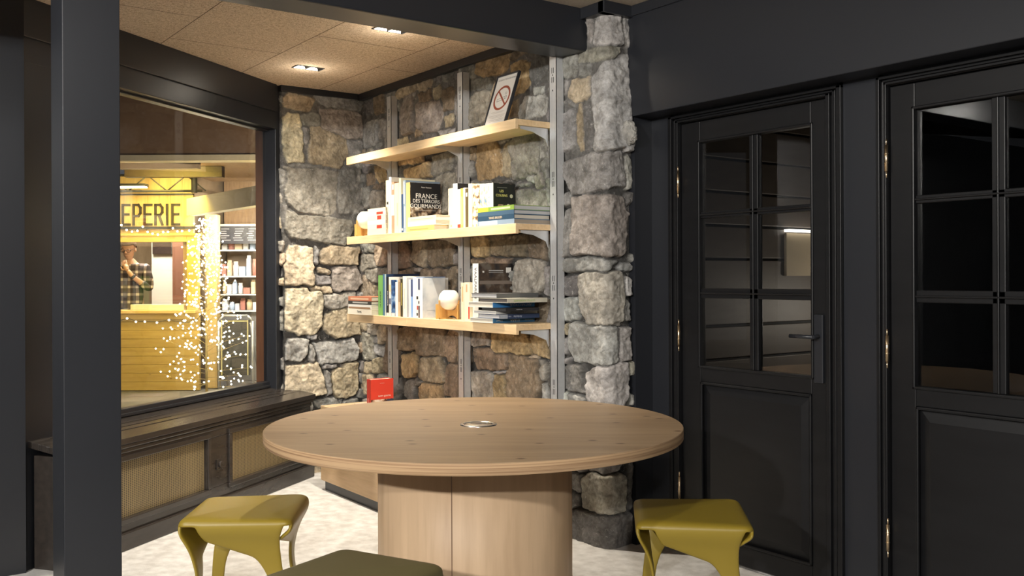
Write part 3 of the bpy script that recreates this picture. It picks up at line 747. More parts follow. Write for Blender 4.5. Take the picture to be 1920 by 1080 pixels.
def shelf(z, lab):
    r = empty('wall_shelf', (XS0, YF, z), 0, lab, 'shelf', 'pine shelves on the steel uprights')
    L = XS1-XS0
    m = MB().box((0, .018, -.030), (L, .255, 0)).build('board', PINE, r, bevel=.002)
    j = L*.42
    m = MB().box((0, 0, -.050), (j-.0006, .0178, .0)).build('front_edge', PINE, r, bevel=.0015)
    m = MB().box((j+.0006, 0, -.050), (L, .0178, .0)).build('front_edge', PINE, r, bevel=.0015)
    for i, X in enumerate(uprights):
        if X > XS1+.3: continue
        m = MB(); a = [(.06, -.036), (.2, -.036)]
        poly = [(.04, -.0305), (.214, -.0305), (.214, -.12), (.198, -.085), (.12, -.055), (.04, -.045)]
        Xl = min(X-XS0, L-.015)
        vs0 = [m.bm.verts.new((Xl-.0015, y, zz)) for y, zz in poly]; vs1 = [m.bm.verts.new((Xl+.0015, y, zz)) for y, zz in poly]
        m.bm.faces.new(vs0); m.bm.faces.new(vs1[::-1])
        for k in range(6): m.bm.faces.new((vs0[k], vs0[(k+1) % 6], vs1[(k+1) % 6], vs1[k]))
        m.box((Xl-.014, .04, -.0335), (Xl+.0, .214, -.0305))
        m.build('bracket', STEEL, r)
    return r
shelf(SZ['top'], 'top pine shelf holding only the framed no smoking notice')
shelf(SZ['mid'], 'middle pine shelf crowded with standing books and one globe lamp')
shelf(SZ['low'], 'lowest pine shelf, with books and a globe lamp near its middle')

# ------------------------------------------------------------------ books
def fmap(mode, D=0):
    if mode == 'up': return lambda t, d, h: (t, d, h)
    if mode == 'flat': return lambda t, d, h: (h, d, t)
    return lambda t, d, h: (D-d, h, t)         # 'side': spine on +X
def book(loc, T, D, L, cov, label, mode='up', spine=None, face=None, pages=PAGES, patches=(), titles=(), group=None, rz=0., round_=False):
    """T thickness, D page depth, L height.  patches: (where, a0, b0, a1, b1, colour); where = spine or cover (+t face)"""
    f = fmap(mode, D)
    r = empty('book', loc, rz, label, 'book', group)
    c = .0022 if T > .012 else .0012
    def bx(mb, a, b, mi): mb.box(f(*a), f(*b), mi)
    m = MB(); mats = [paint(cov)]
    if spine is not None: mats.append(paint(spine))
    if face is not None: mats.append(paint(face) if not isinstance(face, bpy.types.Material) else face)
    si = 1 if spine is not None else 0; fi = (len(mats)-1) if face is not None else 0
    bx(m, (0, c, 0), (c, D, L), 0); bx(m, (T-c, c, 0), (T, D, L), fi); bx(m, (0, 0, 0), (T, c, L), si)
    for p in patches:
        mats.append(paint(p[5])); mi = len(mats)-1
        if p[0] == 'spine': bx(m, (T*p[1], -.0004, L*p[2]), (T*p[3], .0002, L*p[4]), mi)
        else: bx(m, (T-.0002, D*p[1], L*p[2]), (T+.0004, D*p[3], L*p[4]), mi)
    m.build('cover', mats, r)
    m = MB(); bx(m, (c+.0002, c+.0002, .003), (T-c-.0002, D-.003, L-.003), 0); m.build('page_block', pages, r)
    for t in titles:            # (where, text, a, b, size, colour, rot)
        w_, tx, a, b, sz, colr, rot = t
        if w_ == 'spine':       # reading matrices for the spine plane
            if mode == 'up': M = Matrix.Translation((T*a, -.0006, L*b)) @ Matrix.Rotation(math.pi/2, 4, 'X') @ Matrix.Rotation(rot, 4, 'Z')
            elif mode == 'flat': M = Matrix.Translation((L*b, -.0006, T*a)) @ Matrix.Rotation(math.pi/2, 4, 'X') @ Matrix.Rotation(rot, 4, 'Z')
            else: M = Matrix.Translation((D+.0006, L*b, T*a)) @ Matrix.Rotation(math.pi/2, 4, 'Z') @ Matrix.Rotation(math.pi/2, 4, 'X') @ Matrix.Rotation(rot, 4, 'Z')
        else:                   # cover facing +X of an upright book
            M = Matrix.Translation((T+.0006, D*a, L*b)) @ Matrix.Rotation(math.pi/2, 4, 'Z') @ Matrix.Rotation(math.pi/2, 4, 'X') @ Matrix.Rotation(rot, 4, 'Z')
        text_obj('title', tx, sz, paint(colr), r, M, .0003)
    return r
YB_ = 2.782
def up(x0, x1, ytop, D, cov, label, shelf_, Y=YB_, **k):
    X0 = on_Y(x0, 480, Y)[0]; X1 = on_Y(x1, 480, Y)[0]; z = SZ[shelf_]+.0005
    zt = on_Y((x0+x1)/2, ytop, Y)[2]
    return book((X0+.0004, Y, z), X1-X0-.0008, D, max(zt-z, .1), cov, label, **k)
def picture_mat(name, cols, scale, seed):
    m = bpy.data.materials.new(name); m.use_nodes = True; nt = m.node_tree; b = nt.nodes['Principled BSDF']; b.inputs['Roughness'].default_value = .35
    tc = nt.nodes.new('ShaderNodeTexCoord'); mp = nt.nodes.new('ShaderNodeMapping'); mp.inputs['Location'].default_value = (seed*1.7, seed*.9, seed*2.3)
    nt.links.new(tc.outputs['Object'], mp.inputs[0])
    n = nt.nodes.new('ShaderNodeTexNoise'); n.inputs['Scale'].default_value = scale; n.inputs['Detail'].default_value = 4; nt.links.new(mp.outputs[0], n.inputs['Vector'])
    cr = nt.nodes.new('ShaderNodeValToRGB'); e = cr.color_ramp.elements; e[0].position = .36; e[0].color = (*cols[0], 1); e[1].position = .64; e[1].color = (*cols[-1], 1)
    for i, c in enumerate(cols[1:-1]): q = e.new(.36+.28*(i+1)/(len(cols)-1)); q.color = (*c, 1)
    nt.links.new(n.outputs[0], cr.inputs[0]); nt.links.new(cr.outputs[0], b.inputs['Base Color']); return m
CRM = (.72, .64, .46); WHT = (.72, .71, .67); BLU = (.03, .08, .22); RED = (.55, .04, .02); BLK = (.012, .012, .014); YEL = (.75, .50, .12); NAVY = (.012, .04, .10)
GM = 'books standing on the middle shelf'; GL = 'books standing on the lowest shelf'
v90 = math.pi/2
FOOD = picture_mat('cover_photo', ((.012, .010, .010), (.03, .02, .015), (.20, .14, .09), (.55, .5, .42)), 26, 1)
# middle shelf, standing, from the left
up(724, 729.6, 338, .20, CRM, 'thin cream book, first of the standing books on the middle shelf', 'mid', group=GM, patches=(('spine', .3, .55, .8, .6, BLK), ('spine', .3, .1, .7, .4, (.6, .45, .3))))
up(729.8, 734.5, 332, .21, WHT, 'thin white book, tallest beside the first cream one on the middle shelf', 'mid', group=GM, patches=(('spine', .3, .3, .7, .7, (.5, .5, .45)),))
up(734.8, 739.6, 341, .20, (.42, .26, .16), 'brown and white spined book left of the cream pair, middle shelf', 'mid', group=GM, patches=(('spine', .0, .35, 1, .75, WHT), ('spine', .2, .85, .8, .95, (.8, .8, .7))))
up(739.8, 748.4, 343, .20, CRM, 'wide cream book with small lettering on its spine, middle shelf', 'mid', group=GM, patches=(('spine', .55, .15, .75, .6, (.45, .42, .3)),))
up(748.6, 752.6, 334, .235, (.80, .73, .50), 'tall pale yellow book behind a short navy one, middle shelf', 'mid', group=GM)
up(749.5, 755.0, 366, .16, (.03, .07, .16), 'short navy book among the tall ones, middle shelf', 'mid', Y=2.765, group=GM, patches=(('spine', .2, .06, .8, .12, (.5, .5, .55)),)) if False else None
up(752.8, 756.6, 364, .19, (.03, .07, .16), 'short navy book among the tall ones, middle shelf', 'mid', group=GM, patches=(('spine', .2, .06, .8, .12, (.5, .5, .55)),))
up(756.8, 761.4, 338, .235, (.25, .33, .42), 'tall blue grey book with white lettering beside the black food book', 'mid', group=GM, patches=(('spine', .3, .1, .7, .5, WHT), ('spine', .0, .55, .5, .98, (.6, .65, .7))))
up(761.8, 769, 342, .215, YEL, 'large black food book about France with a yellow spine', 'mid', group=GM, face=FOOD, spine=(.80, .58, .22),
   patches=(('cover', .02, .5, .98, .995, (.010, .010, .012)),),
   titles=(('cover', 'FRANCE', .52, .73, .040, WHT, 0), ('cover', 'DES TERROIRS', .52, .63, .029, WHT, 0), ('cover', 'GOURMANDS', .50, .53, .034, WHT, 0), ('cover', 'Anne Hanssen', .52, .91, .012, WHT, 0), ('cover', '______________', .5, .475, .020, WHT, 0)))
up(841, 849.8, 353, .15, CRM, 'plain cream book left of the taller white one, middle shelf', 'mid', Y=2.85, group=GM, patches=(('spine', .5, .07, .7, .12, YEL),))
up(850, 857.8, 344, .17, (.82, .82, .80), 'tall white book with a black cover, middle shelf', 'mid', Y=2.85, group=GM, face=BLK, patches=(('spine', .4, .3, .55, .7, (.6, .6, .58)),))
up(858.2, 863.8, 354.6, .15, WHT, 'white book with a red foot on its spine, middle shelf', 'mid', Y=2.85, group=GM, patches=(('spine', 0, 0, 1, .13, RED),))
up(864, 868.8, 353, .15, (.75, .45, .10), 'slim orange book, middle shelf', 'mid', Y=2.85, group=GM, patches=(('spine', .3, .1, .7, .8, (.8, .6, .3)),))
up(869, 872.8, 352, .15, WHT, 'slim white book between the orange and the olive ones, middle shelf', 'mid', Y=2.85, group=GM)
up(873, 878, 353.5, .15, (.10, .075, .03), 'slim dark olive book, middle shelf', 'mid', Y=2.85, group=GM, patches=(('spine', .2, .8, .8, .9, WHT),))
ILL = picture_mat('cover_drawing', ((.10, .06, .04), (.45, .3, .15), (.80, .74, .60), (.82, .8, .74)), 42, 4)
ILL2 = picture_mat('cover_drawing', ((.15, .25, .35), (.75, .6, .25), (.82, .78, .66), (.85, .82, .74)), 38, 9)
up(878.6, 886, 344, .15, CRM, 'cream book at the head of the illustrated row, middle shelf', 'mid', Y=2.85, group=GM)
for (a, b, c, mt, lb) in ((886.4, 899.6, 345, ILL, 'book with a brown drawing on its wide spine, middle shelf'), (900, 908.6, 344.5, ILL2, 'book with a yellow green drawing on its spine, middle shelf'),
                          (909, 917.4, 343.8, ILL2, 'pale yellow illustrated book next to the last of the row'), ):
    q = up(a, b, c, .14, WHT, lb, 'mid', Y=2.85, group=GM)
    for ch in q.children:
        if ch.name.startswith('cover'): ch.data.materials[0] = mt
CST = picture_mat('cover_people', ((.012, .012, .014), (.012, .012, .014), (.05, .03, .025), (.35, .25, .2)), 30, 6)
q = up(917.8, 925, 343, .145, WHT, 'black covered book titled Les Cousins, last of the standing row', 'mid', Y=2.85, group=GM, face=CST, patches=(('cover', .02, .52, .98, .99, BLK), ('cover', .62, .15, .97, .5, (.02, .02, .022))),
   titles=(('cover', 'LES', .38, .82, .018, (.8, .7, .25), 0), ('cover', 'COUSINS', .38, .72, .018, (.8, .7, .25), 0), ('cover', '________', .4, .93, .016, WHT, 0)))
T_ = on_Y(925, 480, 2.85)[0]-on_Y(917.8, 480, 2.85)[0]
for (yy, zz, rr, c) in ((.040, .11, .010, (.30, .17, .12)), (.070, .095, .009, (.5, .45, .38)), (.098, .115, .009, (.5, .45, .38)), (.118, .165, .010, (.5, .45, .38))):
    m = MB(); m.cyl((T_-.001, yy, zz), (T_+.0003, yy, zz), rr, 14); m.build('cover_portrait', paint(c), q)
# stacks on the middle shelf
def flat_stack(x0, x1, shelf_, layers, D, Y, group, z0=None):
    X0 = on_Y(x0, 480, Y)[0]; X1 = on_Y(x1, 480, Y)[0]; z = (SZ[shelf_]+.0005) if z0 is None else z0
    for (T, dx0, dx1, cov, lab, kw) in layers:
        kw = dict(kw); dd = kw.pop('D', D); dy = kw.pop('dy', 0)
        book((X0+dx0, Y+dy, z), T-.0004, dd, (X1-X0)+dx1-dx0, cov, lab, mode='flat', group=group, **kw); z += T
ORG = 'cream novels stacked by the globe lamp'
redp = ('spine', 0, .52, 1, .72, RED)
flat_stack(689, 723.5, 'mid', [
    (.034, 0, 0, CRM, 'lowest cream novel of the stack beside the globe lamp, middle shelf', dict()),
    (.030, 0, 0, (.78, .70, .50), 'second cream novel from the bottom, with a red block, middle shelf', dict(patches=(('spine', .15, .52, .85, .80, RED),))),
    (.026, 0, -.004, (.80, .74, .58), 'plain cream novel below the one with the square red block, middle shelf', dict()),
    (.030, .002, 0, CRM, 'cream novel with a square red block on its spine, middle shelf', dict(patches=(('spine', .1, .54, .9, .76, RED),))),
    (.022, .004, 0, (.78, .70, .52), 'upper cream novel with a slanted red block, middle shelf', dict(patches=(('spine', .2, .5, .9, .85, RED),))),
    (.022, .006, -.002, CRM, 'topmost cream novel of the stack beside the globe lamp', dict())], .13, YF+.02, ORG)
flat_stack(765, 817, 'mid', [
    (.030, -.004, -.02, (.72, .62, .16), 'yellow green book, lowest of the three in front of the black food book', dict(patches=(('spine', .25, .08, .5, .8, (.35, .33, .12)),))),
    (.026, 0, .0, WHT, 'white book, middle of the three in front of the black food book', dict()),
    (.028, 0, .004, CRM, 'cream book, topmost of the three in front of the black food book', dict(patches=(('spine', .35, .1, .5, .9, (.55, .5, .3)),)))], .13, YF+.008, 'three books lying before the black food book')
GP = mat('grey_pages', (.50, .50, .50), .8, noise=(60, (.40, .40, .41), .3, (.2, .2, 8)))
flat_stack(896, 964, 'mid', [
    (.024, -.003, .002, (.25, .33, .42), 'white and blue picture book, lowest of the large stack on the middle shelf', dict(patches=(('spine', .1, .05, .9, .55, (.72, .76, .78)),), pages=mat('buff_pages', (.34, .29, .23), .8))),
    (.023, 0, 0, (.02, .06, .11), 'dark blue book with coloured title, second in the large stack', dict(titles=(('spine', 'TERRES BRULEES', .5, .50, .016, (.75, .6, .4), 0),), D=.225)),
    (.022, .001, 0, (.05, .10, .16), 'plain slate blue book, third in the large stack', dict(pages=GP, D=.23)),
    (.024, 0, 0, (.20, .32, .05), 'green and yellow book, topmost of the large stack on the middle shelf', dict(patches=(('spine', .05, .02, .9, .30, (.70, .62, .05)), ('spine', .3, .38, .7, .9, (.5, .6, .35))), pages=GP, D=.25))], .24, YF+.004, 'large books stacked at the right of the middle shelf')
# lowest shelf
flat_stack(652.5, 696, 'low', [
    (.036, -.006, .0, (.76, .70, .58), 'cream travel book, lowest of the left stack on the lowest shelf', dict(titles=(('spine', 'TRAVEL', .5, .5, .018, BLK, 0),))),
    (.028, 0, -.002, WHT, 'white and brown book, second in the left stack of the lowest shelf', dict(patches=(('spine', .02, .02, .45, .96, (.30, .18, .10)),))),
    (.022, 0, -.002, (.03, .03, .03), 'black book with pale lettering in the left stack of the lowest shelf', dict(patches=(('spine', .35, .2, .75, .85, (.45, .45, .42)),))),
    (.028, .002, 0, (.50, .17, .09), 'red brown patterned book, topmost of the left stack on the lowest shelf', dict(patches=(('spine', .3, .1, .7, .88, (.66, .45, .3)),)))], .16, YF-.012, 'small books stacked at the left of the lowest shelf')
up(709, 717.4, 516, .19, (.16, .38, .10), 'green book with black upright lettering, first standing on the lowest shelf', 'low', group=GL, titles=(('spine', 'LA PLANETE', .5, .4, .018, BLK, v90),))
SEA = picture_mat('cover_sea', ((.01, .03, .09), (.02, .07, .2), (.10, .22, .45), (.4, .5, .62)), 22, 8)
up(717.8, 724, 514, .23, (.05, .14, .26), 'tall blue book with a deep blue cover, right of the green one', 'low', group=GL, face=(.008, .03, .09), patches=(('spine', .6, 0, .9, 1, (.5, .55, .5)),))
up(724.2, 728.6, 519, .18, BLK, 'slim black book with white lettering, lowest shelf', 'low', group=GL, titles=(('spine', 'les bateaux du monde', .5, .45, .010, WHT, v90),), patches=(('spine', 0, 0, 1, .08, WHT),))
up(728.8, 733, 519, .18, WHT, 'slim white book between the black and the sea blue ones', 'low', group=GL, patches=(('spine', .1, .62, .9, .8, (.7, .6, .3)), ('spine', .1, .3, .9, .45, (.1, .12, .2))))
q = up(733.2, 740.8, 525, .19, (.05, .12, .3), 'sea blue patterned book, lowest shelf', 'low', group=GL, patches=(('spine', .1, .0, .9, .09, WHT),))
for ch in q.children:
    if ch.name.startswith('cover'): ch.data.materials[0] = SEA
up(741, 745.8, 529, .16, (.72, .76, .80), 'short white blue book beside the sea blue one', 'low', group=GL)
up(746, 750.4, 525, .17, (.55, .40, .25), 'slim tan book, lowest shelf', 'low', group=GL, patches=(('spine', .2, .4, .9, .95, (.3, .2, .12)),))
up(750.6, 754.8, 523, .17, (.03, .025, .01), 'slim black book with yellow lettering, lowest shelf', 'low', group=GL, patches=(('spine', .35, .3, .6, .9, (.5, .42, .1)),))
up(755, 762, 518, .18, (.80, .75, .62), 'cream book, wider than its slim neighbours, lowest shelf', 'low', group=GL, patches=(('spine', .4, .2, .6, .7, (.55, .5, .4)),))
up(762.2, 766, 521, .18, (.35, .36, .38), 'slim grey book, lowest shelf', 'low', group=GL)
up(766.2, 770, 524, .17, WHT, 'slim white book left of the light blue spine, lowest shelf', 'low', group=GL)
up(770.2, 773.6, 524, .17, (.20, .35, .62), 'slim light blue book, lowest shelf', 'low', group=GL, patches=(('spine', 0, .55, 1, 1, (.04, .06, .15)),))
up(773.8, 779.6, 519, .20, (.80, .80, .80), 'tall white book with a pale blue cover, lowest shelf', 'low', group=GL, face=(.25, .33, .5))
up(779.8, 787.6, 521, .19, WHT, 'white book with black and red marks on its spine, lowest shelf', 'low', group=GL, patches=(('spine', .1, .46, .5, .54, BLK), ('spine', .55, .0, .9, .3, (.08, .05, .05)), ('spine', .55, .35, .8, .42, BLK), ('spine', .5, .7, .95, .98, (.05, .06, .12)), ('spine', .1, .05, .45, .12, BLK), ('spine', .2, .2, .5, .3, (.4, .05, .03))))
CLD = picture_mat('cover_ice', ((.30, .34, .40), (.42, .46, .50), (.52, .55, .56), (.60, .62, .62)), 9, 3)
up(787.8, 791.6, 521, .155, (.72, .75, .78), 'large book with a pale grey blue cover left of the globe lamp', 'low', Y=2.775, group=GL, face=CLD, titles=(('cover', '_________', .5, .22, .02, (.2, .25, .3), 0),))
up(864, 869.6, 530, .15, CRM, 'cream book right of the globe lamp on the lowest shelf', 'low', group=GL, patches=(('spine', .3, .5, .7, .9, (.7, .4, .2)),))
up(869.9, 880.3, 529.6, .15, (.82, .74, .52), 'wide cream book beside the big stack on the lowest shelf', 'low', group=GL, patches=(('spine', .3, .75, .6, .95, (.6, .35, .2)), ('spine', .75, .05, .98, .38, RED)))
MNT = picture_mat('cover_mountain', ((.010, .009, .010), (.03, .025, .025), (.07, .045, .03), (.13, .11, .09)), 14, 2)
up(886, 896.6, 494, .225, WHT, 'large white spined book with a dark photo cover standing behind the big stack', 'low', Y=2.80, group=GL, face=MNT,
   titles=(('spine', 'VAALPAREN', .5, .66, .030, (.08, .08, .09), -v90),),
   patches=(('cover', .8, .84, .95, .93, WHT), ('cover', .12, .84, .17, .87, WHT), ('cover', .3, .87, .72, .885, (.5, .5, .5)), ('cover', .3, .84, .72, .85, (.4, .4, .4)), ('cover', .04, .64, .97, .70, (.20, .16, .13)), ('cover', .42, .30, .62, .44, (.25, .27, .32))))
def side_stack():
    # spines face the +X side, page heads face the front
    z = SZ['low']+.0005
    Y0 = YF-.018
    L_ = [(.0235, 880, 924, 1011, (.035, .14, .27), PAGES, 'dark blue book titled Le Jura, lowest of the big stack', (('spine', 'LE JURA', .5, .52, .017, WHT, math.pi), ('spine', 'bernard grandes', .5, .86, .008, WHT, math.pi) , ('spine', 'R. Chappell', .5, .15, .008, WHT, math.pi)), (.75, .75, .72)),
          (.0225, 896, 936, 1011, (.03, .05, .11), GP, 'navy book with a pale square on its spine, second in the big stack', (('spine', 'Ardeche', .5, .45, .015, (.5, .55, .65), math.pi), ('spine', 'UNE HISTOIRE DE', .5, .16, .008, (.4, .45, .55), math.pi)), None),
          (.0165, 887, 929, 1011, (.66, .64, .58), GP, 'thin white spined book, third in the big stack', (('spine', 'La grande histoire au pays', .5, .5, .008, BLK, math.pi),), None),
          (.0160, 902, 948, 1010, BLK, mat('black_pages', (.05, .05, .05), .7), 'thin black book, fourth in the big stack', (('spine', 'une aventure', .5, .4, .007, (.5, .5, .5), math.pi),), None),
          (.0260, 877, 924, 1022, (.05, .22, .50), PAGES, 'bright blue book titled Antarctique in the big stack', (('spine', 'ANTARCTIQUE', .5, .66, .020, WHT, math.pi),), (.70, .70, .68)),
          (.0230, 898, 951, 1026, (.55, .52, .42), mat('brown_pages', (.10, .09, .085), .6), 'cream spined book on the modernist style, second from the top of the big stack', (('spine', 'LE STYLE MODERNISTE', .5, .42, .013, (.3, .42, .12), math.pi),), None),
          (.0225, 883, 931, 1028, (.10, .10, .10), GP, 'grey paged large book, topmost of the big stack', (), None)]
    for (T, xa, xb, xc, cov, pg, lab, tit, other) in L_:
        a = on_Y(xa, 480, Y0)[0]; b = on_Y(xb, 480, Y0)[0]
        # page head faces the front; length runs along Y until it meets the picture column xc
        Ln = on_X(xc, 480, b)[1]-Y0
        Ln = min(Ln, 3.0-Y0-.005)
        k = dict(titles=tit, pages=pg)
        pt = ()
        if 'navy' in lab: pt = (('spine', .02, .0, .98, .20, (.35, .38, .42)),)
        book((a, Y0, z), T-.0004, b-a, Ln, other if other else cov, lab, mode='side', group='big books stacked at the right of the lowest shelf', spine=cov if other else None, patches=pt, **k)
        z += T
side_stack()

# globe lamps
def globe(px, Y, shelf_, r, lab):
    X = on_Y(px, 480, Y)[0]; z = SZ[shelf_]
    o = empty('globe_lamp', (X, Y, z+.0005), 0, lab, 'lamp', 'small globe lamps on the shelves')
    m = MB(); prof = []
    zc = r+.048
    for k in range(25):
        a = -math.pi/2+(math.pi*.84)*k/24; prof.append((max(r*math.cos(a), 0) if k else 0, zc+r*math.sin(a)))
    prof.append((prof[-1][0]-.004, prof[-1][1]-.001)); prof.append((0, prof[-1][1]-.004))
    m.lathe(prof, 40); m.build('glass_globe', WHITEGL, o)
    # wooden cradle: back plate, left plate with scooped top, thin front slat
    m = MB()
    for ang, w_, hgt in ((math.pi*.5, .13, .10),):
        n = 16; xs = [(-.065+.13*i/n) for i in range(n+1)]
        lo = []; hi = []
        for x in xs:
            yy = max(.0, zc-math.sqrt(max((r+.001)**2-x*x, 0))) if abs(x) < r else .085
            hh = min(yy, .10) if abs(x) < r else .105
            base = 0 if abs(x) > .045 else .018*math.sqrt(max(0, 1-(x/.045)**2))
            lo.append((x, base)); hi.append((x, max(hh, base+.008)))
        for y0, y1 in ((.018, .026),):
            for i in range(n):
                m.box((0, 0, 0), (0, 0, 0)) if False else None
                a0, a1, b0, b1 = lo[i], lo[i+1], hi[i], hi[i+1]
                P = [(a0[0], y0, a0[1]), (a1[0], y0, a1[1]), (b1[0], y0, b1[1]), (b0[0], y0, b0[1])]
                Q = [(p[0], y1, p[2]) for p in P]
                m.quad(P); m.quad(Q[::-1]); m.quad([P[3], P[2], Q[2], Q[3]]); m.quad([P[0], P[1], Q[1], Q[0]])
    m.box((-.073, -.045, 0), (-.065, .026, .082)); m.build('wooden_cradle', LAMPW, o)
    MB().box((-.004, -r-.008, 0), (.004, -r-.002, .105)).box((-.004, -r-.008, 0), (.004, .02, .006)).build('front_slat', LAMPW, o)
    return o
globe(686.5, YF+.095, 'mid', .060, 'white globe lamp in a wooden cradle at the left of the middle shelf')
globe(842, YF+.085, 'low', .060, 'white globe lamp in a wooden cradle between books on the lowest shelf')

# framed notice on the top shelf
fa = on_Y(904, 232, 2.80); fb2 = on_Y(944.5, 222, 2.80)
FW = fb2[0]-fa[0]; FHt = .30; lean = math.radians(-19)
fr = empty('framed_notice', (fa[0], 2.80, SZ['top']+.001), 0, 'black framed no smoking notice leaning on the top shelf', 'notice')
fr.rotation_euler = (lean, 0, 0)
b = .008
MB().box((0, 0, 0), (FW, .016, b)).box((0, 0, FHt-b), (FW, .016, FHt)).box((0, 0, b), (b, .016, FHt-b)).box((FW-b, 0, b), (FW, .016, FHt-b)).build('frame', BLACK, fr, bevel=.001)
MB().box((b, .006, b), (FW-b, .012, FHt-b)).build('paper', mat('notice_paper', (.62, .60, .56), .25), fr)
cx, cz, ro, ri = FW/2, FHt*.54, FW*.36, FW*.295
m = MB(); n = 40
for i in range(n):
    a0, a1 = 2*math.pi*i/n, 2*math.pi*(i+1)/n
    m.quad([(cx+ri*math.cos(a0), .0052, cz+ri*math.sin(a0)), (cx+ro*math.cos(a0), .0052, cz+ro*math.sin(a0)), (cx+ro*math.cos(a1), .0052, cz+ro*math.sin(a1)), (cx+ri*math.cos(a1), .0052, cz+ri*math.sin(a1))])
Rm = Matrix.Translation((cx, .0052, cz)) @ Matrix.Rotation(math.radians(45), 4, 'Y')
m.box((-ri-.002, -.0002, -.005), (ri+.002, .0002, .005), 0, Rm)
m.build('prohibition_ring', mat('sign_red', (.25, .055, .03), .5), fr)
m = MB(); Rc = Matrix.Translation((cx, .0056, cz-.006)) @ Matrix.Rotation(math.radians(-8), 4, 'Y')
for (x0, z0, x1, z1) in ((-.04, .006, .04, .008), (-.04, -.008, .04, -.006), (-.04, -.008, -.038, .008), (.038, -.008, .04, .008), (.022, -.008, .024, .008), (.028, .016, .030, .034), (.036, .016, .038, .030)):
    m.box((x0, -.0001, z0), (x1, .0001, z1), 0, Rc)
m.build('cigarette_sign', paint((.05, .05, .05)), fr)
Mt = lambda x, z: Matrix.Translation((x, .0054, z)) @ Matrix.Rotation(math.pi/2, 4, 'X')
text_obj('notice_text', 'INTERDICTION DE FUMER', .0135, paint((.25, .25, .25)), fr, Mt(cx, FHt*.90), .0002)
m = MB()
for k, (z, w_) in enumerate(((.082, .12), (.076, .09), (.062, .14), (.055, .13), (.048, .10), (.038, .13), (.030, .12))): m.box((cx-w_/2, .0053, z), (cx+w_/2, .0058, z+.0016))
m.build('notice_lines', paint((.35, .32, .30)), fr)
# wooden strut behind the frame
MB().box((FW-.03, .02, 0), (FW-.015, .03, .12)).build('strut', LAMPW, fr)

# ------------------------------------------------------------------ low cabinet, red book, magazine
cx0 = on_Z(601.7, 917.6, 0); CYF = cx0[1]; CXL = cx0[0]; CZT = .515
cab = empty('low_cabinet', (CXL, CYF, 0), 0, 'low pale wood cabinet on a black plinth behind the round table', 'cabinet')
MB().box((0, 0, .06), (1.28, .475, CZT)).build('body', CABW, cab, bevel=.002)
MB().box((.02, .02, 0), (1.26, .46, .06)).build('plinth', BLACK, cab)
rb = on_Y(688, 740, 2.60)
REDP = (.62, .045, .025)
PEO = picture_mat('cover_portrait', ((.02, .015, .015), (.1, .05, .04), (.5, .35, .25), (.75, .68, .6)), 30, 5)
q = book((rb[0], 2.60, CZT+.0005), .048, .150, .186, REDP, 'thick red paperback standing on the low cabinet', mode='up', face=PEO, spine=(.50, .045, .03),
     patches=(('cover', 0, .36, 1, 1, REDP), ('cover', .72, .0, 1, .35, (.02, .03, .07)), ('spine', .3, .04, .35, .40, WHT), ('spine', .6, .1, .68, .25, BLK)),
     titles=(('cover', 'autre guerre', .60, .47, .016, WHT, 0), ('cover', '___', .5, .91, .02, WHT, 0)))
o = book((CXL+.10, 2.66, CZT+.0005), .006, .16, .22, (.72, .50, .42), 'pink and white magazine lying on the low cabinet', mode='flat', rz=math.radians(8))
o['category'] = 'magazine'; o.name = 'magazine'

# ------------------------------------------------------------------ round table
tc_ = c2r(-.14, 3.545); ex = on_Z(889, 800, .74)
# centre from the visible rim: far edge y=749 and near edge y=869 on the table plane
pf = on_Z(893, 749, .74); pn = on_Z(893, 869, .74)
TX, TY = (pf[0]+pn[0])/2, (pf[1]+pn[1])/2; TR = math.hypot(pf[0]-pn[0], pf[1]-pn[1])/2
TR = .77; TZ = .752
pn = on_Z(891, 869, TZ); _l = math.hypot(pn[0], pn[1]); TX, TY = pn[0]*(1+TR/_l), pn[1]*(1+TR/_l)
tb = empty('round_table', (TX, TY, 0), TH, 'large round wood table on a thick cylindrical pedestal', 'table')
m = MB(); m.lathe([(0, .752), (TR-.002, .752), (TR, .750)], 128, 0, smooth=False); m.lathe([(TR, .750), (TR, .716), (TR-.002, .714)], 128, 1); m.lathe([(TR-.002, .714), (0, .714)], 128, 0, smooth=False)
def edge_mat():
    m = bpy.data.materials.new('ply_edge'); m.use_nodes = True; nt = m.node_tree; b = nt.nodes['Principled BSDF']; b.inputs['Roughness'].default_value = .5
    tc = nt.nodes.new('ShaderNodeTexCoord'); mp = nt.nodes.new('ShaderNodeMapping'); mp.inputs['Scale'].default_value = (1.2, 1.2, 190); nt.links.new(tc.outputs['Object'], mp.inputs[0])
    n = nt.nodes.new('ShaderNodeTexNoise'); n.inputs['Scale'].default_value = 1.; n.inputs['Detail'].default_value = 3; nt.links.new(mp.outputs[0], n.inputs['Vector'])
    cr = nt.nodes.new('ShaderNodeValToRGB'); e = cr.color_ramp.elements; e[0].position = .38; e[0].color = (.27, .16, .085, 1); e[1].position = .6; e[1].color = (.48, .32, .18, 1)
    nt.links.new(n.outputs[0], cr.inputs[0]); nt.links.new(cr.outputs[0], b.inputs['Base Color']); return m
m.build('tabletop', [OAK_TOP, edge_mat()], tb)
m = MB(); pr = .362; m.lathe([(pr-.004, 0), (pr, .004), (pr, .7135), (0, .7138)], 96, 0); ped = m.build('pedestal', OAK_PED, tb)
sa = math.radians(-100.5)
MB().box((pr*math.cos(sa)-.0015, pr*math.sin(sa)-.0012, .002), (pr*math.cos(sa)+.0015, pr*math.sin(sa)+.0012, .713)).build('pedestal_seam', paint((.16, .09, .05)), tb)
gp = on_Z(897, 795.5, .753)
Minv = Matrix.Rotation(-TH, 4, 'Z'); gl = Minv @ Vector((gp[0]-TX, gp[1]-TY, 0))
